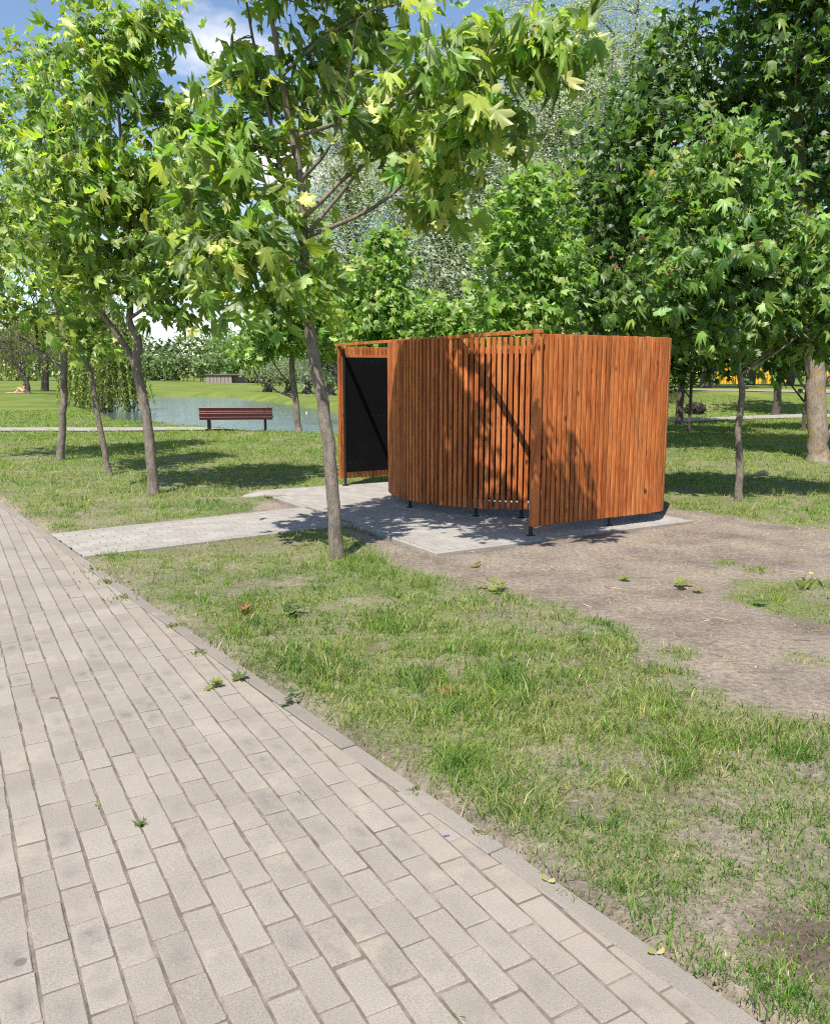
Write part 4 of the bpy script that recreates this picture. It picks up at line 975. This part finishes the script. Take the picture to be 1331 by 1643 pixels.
def yfence(label, px0, px1, Y, top_px, bot_px):
    x0 = at(px0, 600, Y)[0]; x1 = at(px1, 600, Y)[0]; z0 = float(height((x0 + x1) / 2, Y)); zt = at(px0, top_px, Y)[2] - z0
    root = tag(empty('yellow_fence', (x0, Y, z0)), label, 'fence', 'yellow court fence')
    n = max(2, int((x1 - x0) / .22)); st = (x1 - x0) / n
    me = MB().box((0, 0, zt / 2), (st * .72, .03, zt)).data('slat', M['yellow'])
    for i in range(n):
        o = link('slat', me, root); o.location = ((i + .5) * st, 0, .05)
    for z in (.25, zt * .55, zt - .1): MB().box(((x1 - x0) / 2, .05, z), (x1 - x0, .05, .07)).build('rail', M['yellow'], root)
    for xx in (0, x1 - x0): MB().box((xx, .06, zt / 2 + .1), (.12, .12, zt + .2), 0, .01).build('post', M['yellow'], root)
yfence('yellow slatted fence section left of the young maple trunk', 1152, 1180, 68, 574, 616)
yfence('yellow slatted fence section right of the young maple trunk', 1180, 1194, 68, 590, 616)
yfence('yellow slatted fence section between the trees on the rise', 1208, 1240, 68, 584, 616)
yfence('yellow slatted fence section past the thick lichened trunk', 1258, 1262, 68, 592, 616)
yfence('yellow slatted fence section at the frame edge beyond the thick trunk', 1316, 1360, 68, 582, 616)

# person resting on a blanket far left
Y = 74; x = at(31, 600, Y)[0]; z0 = float(height(x, Y))
MBl = MB().box((0, 0, .012), (1.9, .9, .024), .1, .008)
bl = MBl.build('blanket', M['cloth_pale']); bl.location = (x - .2, Y - .1, z0); tag(bl, 'pale blanket under the resting person far left', 'blanket')
def person():
    root = tag(empty('person', (x, Y, z0 + .03)), 'person with bare legs sitting on a blanket, knees drawn up', 'person')
    J = {'pel': (.28, 0, .10, .13), 'che': (.36, 0, .36, .14), 'neck': (.34, 0, .54, .06), 'head': (.31, 0, .64, .095), 'htop': (.31, 0, .74, .08)}
    V = []; E_ = []; Rr = []; idx = {}
    def v(nm, p, r_): idx[nm] = len(V); V.append(p); Rr.append(r_)
    for k, q in J.items(): v(k, q[:3], q[3])
    for s, n_ in ((-1, 'a'), (1, 'b')):
        v('hip' + n_, (.24, .10 * s, .10), .095); v('kne' + n_, (-.12, .12 * s, .42), .065); v('ank' + n_, (-.34, .12 * s, .07), .042); v('toe' + n_, (-.52, .13 * s, .04), .035)
        v('sho' + n_, (.36, .19 * s, .48), .06); v('elb' + n_, (.46, .26 * s, .24), .042); v('han' + n_, (.56, .27 * s, .03), .035)
        E_ += [(idx['pel'], idx['hip' + n_]), (idx['hip' + n_], idx['kne' + n_]), (idx['kne' + n_], idx['ank' + n_]), (idx['ank' + n_], idx['toe' + n_]), (idx['che'], idx['sho' + n_]), (idx['sho' + n_], idx['elb' + n_]), (idx['elb' + n_], idx['han' + n_])]
    E_ += [(0, 1), (1, 2), (2, 3), (3, 4)]
    me = bpy.data.meshes.new('body'); me.from_pydata(V, E_, []); me.update(); me.materials.append(M['skin'])
    o = link('body', me, root); mo = o.modifiers.new('skin', 'SKIN'); 
    for i, r_ in enumerate(Rr): me.skin_vertices[0].data[i].radius = (r_, r_)
    me.skin_vertices[0].data[0].use_root = True
    sb = o.modifiers.new('sub', 'SUBSURF'); sb.levels = 2; sb.render_levels = 2
    bpy.context.view_layer.objects.active = o
    hb = MB(); hb.tube([(.33, 0, .60), (.345, 0, .68), (.335, 0, .755), (.32, 0, .79)], [.08, .108, .095, .03], 10); hb.build('hair', M['hair'], root, True)
    sw = MB(); sw.tube([(.27, 0, .05), (.275, 0, .11), (.29, 0, .17)], [.16, .17, .155], 12); sw.build('swim_shorts', M['cloth_red'], root, True)
person()

# dark shrub on the rise
Y = 33.5; x = at(1117, 600, Y)[0]; z0 = float(height(x, Y)); r_ = np.random.default_rng(4); n = 700
z0 -= .05; root = tag(empty('shrub', (x, Y, z0)), 'small dark purple shrub beside the gravel path', 'shrub')
v = r_.normal(size=(n, 3)); v /= np.linalg.norm(v, axis=1)[:, None]; P = v * (r_.random((n, 1)) ** .3) * np.array([.46, .40, .27]) + np.array([0, 0, .24])
V, Ff, Cc = scatter(LEAF_FAR, P, frames(r_.normal(0, 1, (n, 3)), v + np.array([0, 0, .4])), np.full(n, .09), palette(n, [(.05, .035, .045), (.085, .06, .075), (.04, .05, .03)], [1, 1, .6]))
c = link('foliage', np_data('foliage', V, Ff, M['willow'], Cc), root); c['kind'] = 'stuff'
mb = MB()
for k in range(7): mb.tube([(0, 0, -.03), (r_.normal(0, .15), r_.normal(0, .15), .25), (r_.normal(0, .16), r_.normal(0, .16), .45)], [.02, .014, .006], 5)
mb.build('stem', M['bark_dark'], root)

# ---------------------------------------------------------------- grass, one mass
def grass():
    r = np.random.default_rng(77)
    nt = 155000; per = 8; n = nt * per
    u = r.random(nt); d0, d1 = 1.7, 42.0; p = 0.36                      # tufts, thinner with distance
    dt_ = (d0 ** p + u * (d1 ** p - d0 ** p)) ** (1 / p); at_ = r.uniform(-.74, .88, nt)
    sg = np.repeat(.011 * (1 + dt_ / 4.5) * r.uniform(.6, 1.6, nt), per); oa = r.uniform(0, 6.283, n); orr = np.abs(r.normal(0, 1, n)) * sg
    x = np.repeat(dt_ * np.sin(at_), per) + np.cos(oa) * orr; y = np.repeat(dt_ * np.cos(at_), per) + np.sin(oa) * orr
    d = np.hypot(x, y); tone = np.repeat(np.exp(r.normal(0, .16, nt)), per); thgt = np.repeat(np.exp(r.normal(0, .28, nt)), per)
    k = kdist(x, y); ok = (k < 0.0) | ((k < .05) & (fbm(x, y, 4.0, 33) > .56) & (r.random(n) < .5))
    la, lb = W2L(np.stack([x, y], 1)); ok &= ~((la > SA0 - .02) & (la < SA1 + .02) & (lb > SB0 - .02) & (lb < SB1 + .02)) & ~inpoly(x, y, LINKP)
    s = soilness(x, y); thin = fbm(x, y, 2.6, 81)
    ok &= r.random(n) > np.clip(s * 1.04, 0, .985)
    ok &= r.random(n) < np.clip(.50 + 1.1 * (thin - .25), .25, 1)
    ok &= polydist(x, y, POND) > .4
    gp = np.abs(y - np.interp(x, [-60, -30, -11.4, -5, -2, 2, 6, 9, 14, 25, 60], [22.4, 23.2, 24.1, 25, 25.4, 26.3, 28, 29.6, 32.2, 34.5, 38])); ok &= gp > .62
    x, y, d, s, thin, oa, tone, thgt = x[ok], y[ok], d[ok], s[ok], thin[ok], oa[ok], tone[ok], thgt[ok]; m = len(x)
    z = np.maximum(height(x, y), -.004) - .004
    lush = fbm(x, y, .9, 90); T1 = G(541, 893)
    tall = 1 + .9 * np.exp(-((x - T1[0] - .25) ** 2 + (y - T1[1] - .1) ** 2) / .5)
    tuf = smooth01((fbm(x, y, 4.2, 91) - .36) / .34)
    hgt = (.012 + .036 * lush) * (.72 + .8 * tuf) * thgt * np.exp(r.normal(0, .35, m)) * tall * (1 - .5 * s) * (1 + .015 * d)
    near_k = np.hypot(x, y)
    hgt *= 1 - .35 * smooth01((2.6 - near_k) / 1.2)
    wd = np.clip(.00095 * (1 + d / 3.0), .0013, .03) * r.uniform(.7, 1.4, m)
    th = r.uniform(0, 6.283, m); lean = r.uniform(.2, 1.15, m) * hgt; la_ = oa + r.normal(0, .7, m)
    bx, by = np.cos(th) * wd, np.sin(th) * wd; lx_, ly_ = np.cos(la_) * lean, np.sin(la_) * lean
    up = np.sqrt(np.maximum(hgt ** 2 - (lean * .7) ** 2, (hgt * .35) ** 2))
    V = np.empty((m, 5, 3))
    V[:, 0] = np.stack([x - bx, y - by, z], 1); V[:, 1] = np.stack([x + bx, y + by, z], 1)
    V[:, 2] = np.stack([x - bx * .8 + lx_ * .35, y - by * .8 + ly_ * .35, z + up * .62], 1); V[:, 3] = np.stack([x + bx * .8 + lx_ * .35, y + by * .8 + ly_ * .35, z + up * .62], 1)
    V[:, 4] = np.stack([x + lx_, y + ly_, z + up], 1)
    F0 = np.array([(0, 1, 3), (0, 3, 2), (2, 3, 4)])
    nr = np.where(d < 6.0)[0]; fr_ = np.where(d >= 6.0)[0]
    Ff = np.concatenate([(F0[None] + (nr * 5)[:, None, None]).reshape(-1, 3), np.stack([fr_ * 5, fr_ * 5 + 1, fr_ * 5 + 4], 1)])
    dry = np.clip(1.5 * (fbm(x, y, .8, 95) - .40) + 1.3 * (fbm(x, y, 4.6, 99) - .45) + .12 + .15 * smooth01((d - 6) / 6) - .15 * s, .04, .8)
    cols = palette(m, [(.120, .215, .026), (.168, .262, .034), (.23, .305, .048), (.080, .162, .026)], [3, 3, 2.2, 1.3], .18) * tone[:, None] * (1 + .22 * smooth01((d - 7.5) / 3))[:, None]
    lushc = np.maximum(smooth01((fbm(x, y, 1.1, 97) - .48) / .14), smooth01((fbm(x, y, 5.5, 98) - .5) / .15)); cols = cols * (1 - .34 * lushc[:, None] * np.array([1.2, .75, .85]))
    sel = r.random(m) < dry * .8; cols[sel] = palette(int(sel.sum()), [(.36, .32, .15), (.28, .28, .10), (.42, .38, .21), (.24, .26, .08)], [1, 1.6, .5, 1.6])
    tag(link('grass', np_data('grass', V.reshape(-1, 3), Ff, M['grass'], np.repeat(cols[:, None], 5, 1).reshape(-1, 3))), 'short green lawn grass with dry blades', 'grass', None, 'stuff')
grass()

def litter():
    r = np.random.default_rng(12); n = 60000; P = []
    x = r.uniform(-1, 6.5, n); y = r.uniform(1.8, 10.5, n); s = soilness(x, y)
    la, lb = W2L(np.stack([x, y], 1)); pad = (la > SA0 + .07) & (la < SA1 - .07) & (lb > SB0 + .07) & (lb < SB1)
    ok = (r.random(n) < s * .9) & (kdist(x, y) < .0) & ~pad
    x, y = x[ok], y[ok]; m = len(x); z = np.maximum(height(x, y), -.02); z = np.where((W2L(np.stack([x, y], 1))[0] > SA0) & (W2L(np.stack([x, y], 1))[1] > SB0) & (height(x, y) < -.05), .011, z)
    q = .0032 * np.clip(np.exp(r.normal(0, .5, m)), .3, 2.2) * (1 + .05 * np.hypot(x, y)); T = np.array([(1, 0, -.5), (-.4, .9, -.4), (-.6, -.8, -.5), (.1, 0, .7)])
    V = T[None] * q[:, None, None] * r.uniform(.6, 1.4, (m, 4, 3)); a = r.uniform(0, 6.28, m); ca, sa = np.cos(a)[:, None], np.sin(a)[:, None]
    W = np.stack([V[..., 0] * ca - V[..., 1] * sa + x[:, None], V[..., 0] * sa + V[..., 1] * ca + y[:, None], V[..., 2] + z[:, None] + q[:, None] * .2], -1)
    Ft = np.array([(0, 1, 3), (1, 2, 3), (2, 0, 3)]); Ff = (Ft[None] + (np.arange(m) * 4)[:, None, None]).reshape(-1, 3)
    cols = np.repeat(palette(m, [(.20, .165, .135), (.15, .12, .095), (.25, .21, .17), (.29, .25, .205)], [3, 2, 1.5, .4])[:, None], 4, 1).reshape(-1, 3)
    k = 450; xs_ = r.uniform(-.5, 6, k); ys_ = r.uniform(4.5, 10.2, k); s2 = soilness(xs_, ys_); la, lb = W2L(np.stack([xs_, ys_], 1)); pad = (la > SA0) & (la < SA1) & (lb > SB0) & (lb < SB1)
    sel = (s2 > .5) & ~pad & (kdist(xs_, ys_) < 0); xs_, ys_ = xs_[sel], ys_[sel]; k = len(xs_); zs_ = height(xs_, ys_) + .004
    a = r.uniform(0, 6.28, k); ln = r.uniform(.02, .09, k); w = .0025; dx, dy = np.cos(a) * ln, np.sin(a) * ln; ox, oy = -np.sin(a) * w, np.cos(a) * w
    S_ = np.stack([np.stack([xs_ - dx + ox, ys_ - dy + oy, zs_], 1), np.stack([xs_ - dx - ox, ys_ - dy - oy, zs_], 1), np.stack([xs_ + dx * .2, ys_ + dy * .2, zs_ + .008], 1), np.stack([xs_ + dx, ys_ + dy, zs_ + .003], 1)], 1)
    F2 = (np.array([(0, 1, 2), (1, 3, 2), (0, 2, 3)])[None] + (np.arange(k) * 4)[:, None, None] + m * 4).reshape(-1, 3)
    c2 = np.repeat(palette(k, [(.30, .24, .15), (.16, .11, .07), (.4, .34, .22), (.22, .22, .07)], [2, 2, 1, 1])[:, None], 4, 1).reshape(-1, 3)
    tag(link('soil_litter', np_data('soil_litter', np.concatenate([W.reshape(-1, 3), S_.reshape(-1, 3)]), np.concatenate([Ff, F2]), M['clod'], np.concatenate([cols, c2]))), 'crumbs of soil, pebbles and dry stalks on the bare ground', 'litter', None, 'stuff')
litter()

# ---------------------------------------------------------------- small things on the ground
def leaf_thing(name, label, px, py, size, mats, n=1, spread=.05, zoff=.01, tilt=.3, shapes=(0, 1, 4, 6), cat='leaf', group=None, rise=.02):
    p = G(px, py); root = tag(empty(name, (p[0], p[1], zoff)), label, cat, group)
    for i in range(n):
        V0, F0, pet = LEAF_HI[shapes[i % len(shapes)]]; V1 = V0.copy(); V1[:, 2] = np.abs(V1[:, 2]) * .8
        col = np.array(mats[i % len(mats)]); cc = np.repeat(col[None], len(V0), 0); cc[pet:] = PET
        V1 = V1 - V1.mean(0); V1[:, 2] -= V1[:, 2].min()
        o = link('blade', np_data('blade', V1, F0, M['leaf'], cc), root); o.scale = (size * .8, size * .8, size * .55)
        o.location = (random.gauss(0, spread), random.gauss(0, spread), i * .35 * rise); o.rotation_euler = (random.uniform(-tilt, tilt) * .4, random.uniform(-tilt, tilt) * .4, random.uniform(0, 6.28))
    return root
GL = [(.16, .22, .05), (.12, .17, .04), (.22, .25, .07)]
GL = [(.24, .27, .08), (.18, .21, .06), (.30, .30, .10)]
leaf_thing('fallen_leaf', 'wilted green maple leaf cluster lying on the beige path', 347, 1102, .055, GL, 5, .03, .006, .5)
leaf_thing('fallen_leaf', 'curled olive leaf standing by the kerb', 382, 1090, .075, [(.13, .15, .05)], 2, .01, .006, 1.1)
leaf_thing('fallen_leaf', 'heap of wilting leaves at the edge of the bare soil', 794, 946, .08, GL, 7, .07, .02, .6)
leaf_thing('fallen_leaf', 'wilting leaf clump on the soil below the grass tufts', 1103, 945, .08, GL, 5, .06, .015, .6)
leaf_thing('fallen_leaf', 'small yellow green leaf on the middle of the soil', 995, 932, .075, GL, 2, .03, .012, .4)
leaf_thing('fallen_leaf', 'small leaf on the soil close to the pad', 757, 909, .08, GL, 2, .04, .012, .4)
BR = [(.28, .14, .07), (.22, .10, .05), (.33, .19, .10)]
leaf_thing('fallen_leaf', 'reddish brown dry leaf in the grass near the path', 383, 982, .09, BR, 3, .03, .02, .8)
leaf_thing('fallen_leaf', 'crumpled tan leaf in the middle of the lawn', 716, 1117, .062, [(.42, .26, .13), (.36, .2, .1)], 3, .015, .02, 1.0)
leaf_thing('leafy_weed', 'dark leafy weed in the grass between leaf and soil', 468, 985, .075, [(.05, .10, .02), (.07, .13, .03)], 6, .05, .02, .6, cat='weed')
leaf_thing('leafy_weed', 'grey green weed rooted in the kerb joint', 468, 1126, .045, [(.10, .15, .06), (.08, .12, .04)], 7, .025, .008, .8, cat='weed')
leaf_thing('leafy_weed', 'single broad green leaf beside the grass island', 1218, 972, .11, [(.09, .18, .03)], 1, 0, .03, .4, cat='weed')
YG = [(.30, .31, .07), (.26, .29, .06)]
def seed_pod(label, px, py, s=.03):
    p = G(px, py); root = tag(empty('maple_seed', (p[0], p[1], .006), random.uniform(0, 6.28)), label, 'seed')
    for sg in (-1, 1):
        V = [(0, 0, .004), (sg * .35, .12, .012), (sg * .8, .25, .02), (sg * 1.0, .12, .012), (sg * .75, -.05, .006), (sg * .3, -.08, .004)]
        V = [(a * s, b * s, c) for a, b, c in V]; me = np_data('wing', np.array(V), np.array([(0, i, i + 1) for i in range(1, 5)]), M['leaf'], np.repeat(np.array([YG[0]]), 6, 0)); link('wing', me, root)
for px, py, lab in [(622, 1230, 'bright yellow green maple seed on the kerb'), (774, 1308, 'yellow green maple seed on bare sand by the kerb'), (878, 1418, 'yellow green maple seed on the pavers near the kerb'), (1052, 1535, 'large yellow maple seed beside the kerb lower down'), (487, 1281, 'yellow seed on the pavers in the middle of the path'), (157, 1296, 'tiny green seed in a joint on the left path side'), (735, 1637, 'yellow seed at the very bottom of the path')]:
    seed_pod(lab, px, py, .026)
def tuft(label, px, py, n, h_, sp):
    p = G(px, py); root = empty('grass_tuft', (p[0], p[1], 0)); tag(root, label, 'grass tuft')
    V = []; Fc = []; cc = []
    for i in range(n):
        a = random.uniform(0, 6.28); q = random.gauss(0, sp); b = random.uniform(0, 6.28); l_ = h_ * random.uniform(.6, 1.3); w = .0022
        x0, y0 = math.cos(a) * q, math.sin(a) * q; k = len(V)
        V += [(x0 - w * math.sin(b), y0 + w * math.cos(b), -.004), (x0 + w * math.sin(b), y0 - w * math.cos(b), -.004), (x0 + math.cos(b) * l_ * .35, y0 + math.sin(b) * l_ * .35, l_ * .6), (x0 + math.cos(b) * l_ * .8, y0 + math.sin(b) * l_ * .8, l_ * .75)]
        Fc += [(k, k + 1, k + 2), (k + 1, k + 3, k + 2)]; cc += [random.choice([(.10, .16, .03), (.15, .2, .04), (.25, .25, .08)])] * 4
    o = link('blades', np_data('blades', np.array(V), np.array(Fc), M['grass'], np.array(cc)), root); o['kind'] = 'stuff'
for px, py, n, h_, sp, lab in [(224, 1325, 16, .03, .010, 'lone grass tuft growing in a paver joint'), (665, 1268, 22, .022, .02, 'dry grass tuft on the kerb inside edge'), (770, 1338, 18, .022, .02, 'small grass tuft among grit by the kerb'), (150, 915, 60, .03, .10, 'line of grass in the joint by the link path'), (172, 935, 60, .028, .08, 'line of grass two joints from the kerb'), (200, 960, 50, .03, .08, 'strip of grass along the inner kerb joint'), (280, 1005, 40, .03, .05, 'grass sprouting by the kerb near the dry leaf'), (315, 1050, 30, .03, .04, 'sparse grass in the joint above the fallen leaves'), (1290, 945, 24, .10, .05, 'taller dandelion grass on the island edge')]:
    tuft(lab, px, py, n, h_, sp)
p = G(1299, 946)
dn = tag(empty('dandelion', (p[0], p[1], .01)), 'yellow dandelion flower on the grass island', 'flower')
MB().tube([(0, 0, 0), (.006, 0, .06), (.004, 0, .11)], [.002, .002, .002], 5).build('stem', plain('stem_green', (.12, .2, .04)), dn)
fl = MB()
for k in range(18):
    a = k * 6.283 / 18
    fl.add([(.004, 0, .11), (.004 + .022 * math.cos(a - .1), .022 * math.sin(a - .1), .122), (.004 + .024 * math.cos(a + .1), .024 * math.sin(a + .1), .122)], [(0, 1, 2)])
fl.build('petals', plain('dandelion_yellow', (.8, .5, .01)), dn)
p = G(1222, 768); st = tag(empty('dead_branch', (p[0], p[1], .02)), 'bleached dead branch stub lying in the grass beside the young maple', 'branch')
MB().tube([(-.22, -.02, .02), (-.08, 0, .07), (.03, .02, .09), (.12, .03, .05)], [.02, .045, .06, .03], 9).build('stub', M['deadwood'], st, True)
mb = MB()
for k in range(6): mb.tube([(-.05, 0, .04), (-.3 - .08 * k, random.gauss(0, .08), .05 + .02 * random.random()), (-.55 + .05 * k, random.gauss(0, .15), .03)], [.010, .007, .003], 5)
mb.build('twigs', M['deadwood'], st); st.scale = (.8, .8, .8)
p = G(86, 1122)
pts = [(-.02 + .04 * t, .012 * math.sin(t * 3.3), .004) for t in np.linspace(0, 1, 8)]
tw = MB().tube(pts, [.0028] * 8, 6).build('curled_twig', plain('red_brown_twig', (.2, .07, .04)), None, True); tw.location = (p[0], p[1], .002); tag(tw, 'small red brown curled twig on the path', 'twig')
p = G(716, 1342); bt = MB().box((0, 0, .002), (.022, .006, .003), .3, .001).build('blue_scrap', plain('blue_plastic', (.03, .12, .45))); bt.location = (p[0], p[1], .001); tag(bt, 'tiny blue plastic scrap on a paver near the kerb', 'litter')
# rough concrete lump at the pad corner
p = G(425, 797); lump = tag(empty('concrete_lump', (p[0], p[1], 0)), 'rough concrete lump spilled at the pad corner in the grass', 'concrete')
V, Q = tube_np(np.array([(-.28, -.05, .01), (-.15, -.02, .025), (0, 0, .03), (.14, .03, .028), (.26, .05, .01)]), np.array([.03, .085, .10, .09, .04]), 9); V[:, 2] = V[:, 2] * .55 + rng.normal(0, .006, len(V)); V += rng.normal(0, .006, V.shape)
link('crust', np_data('crust', V, Q, M['kerb_new'], None, True), lump)
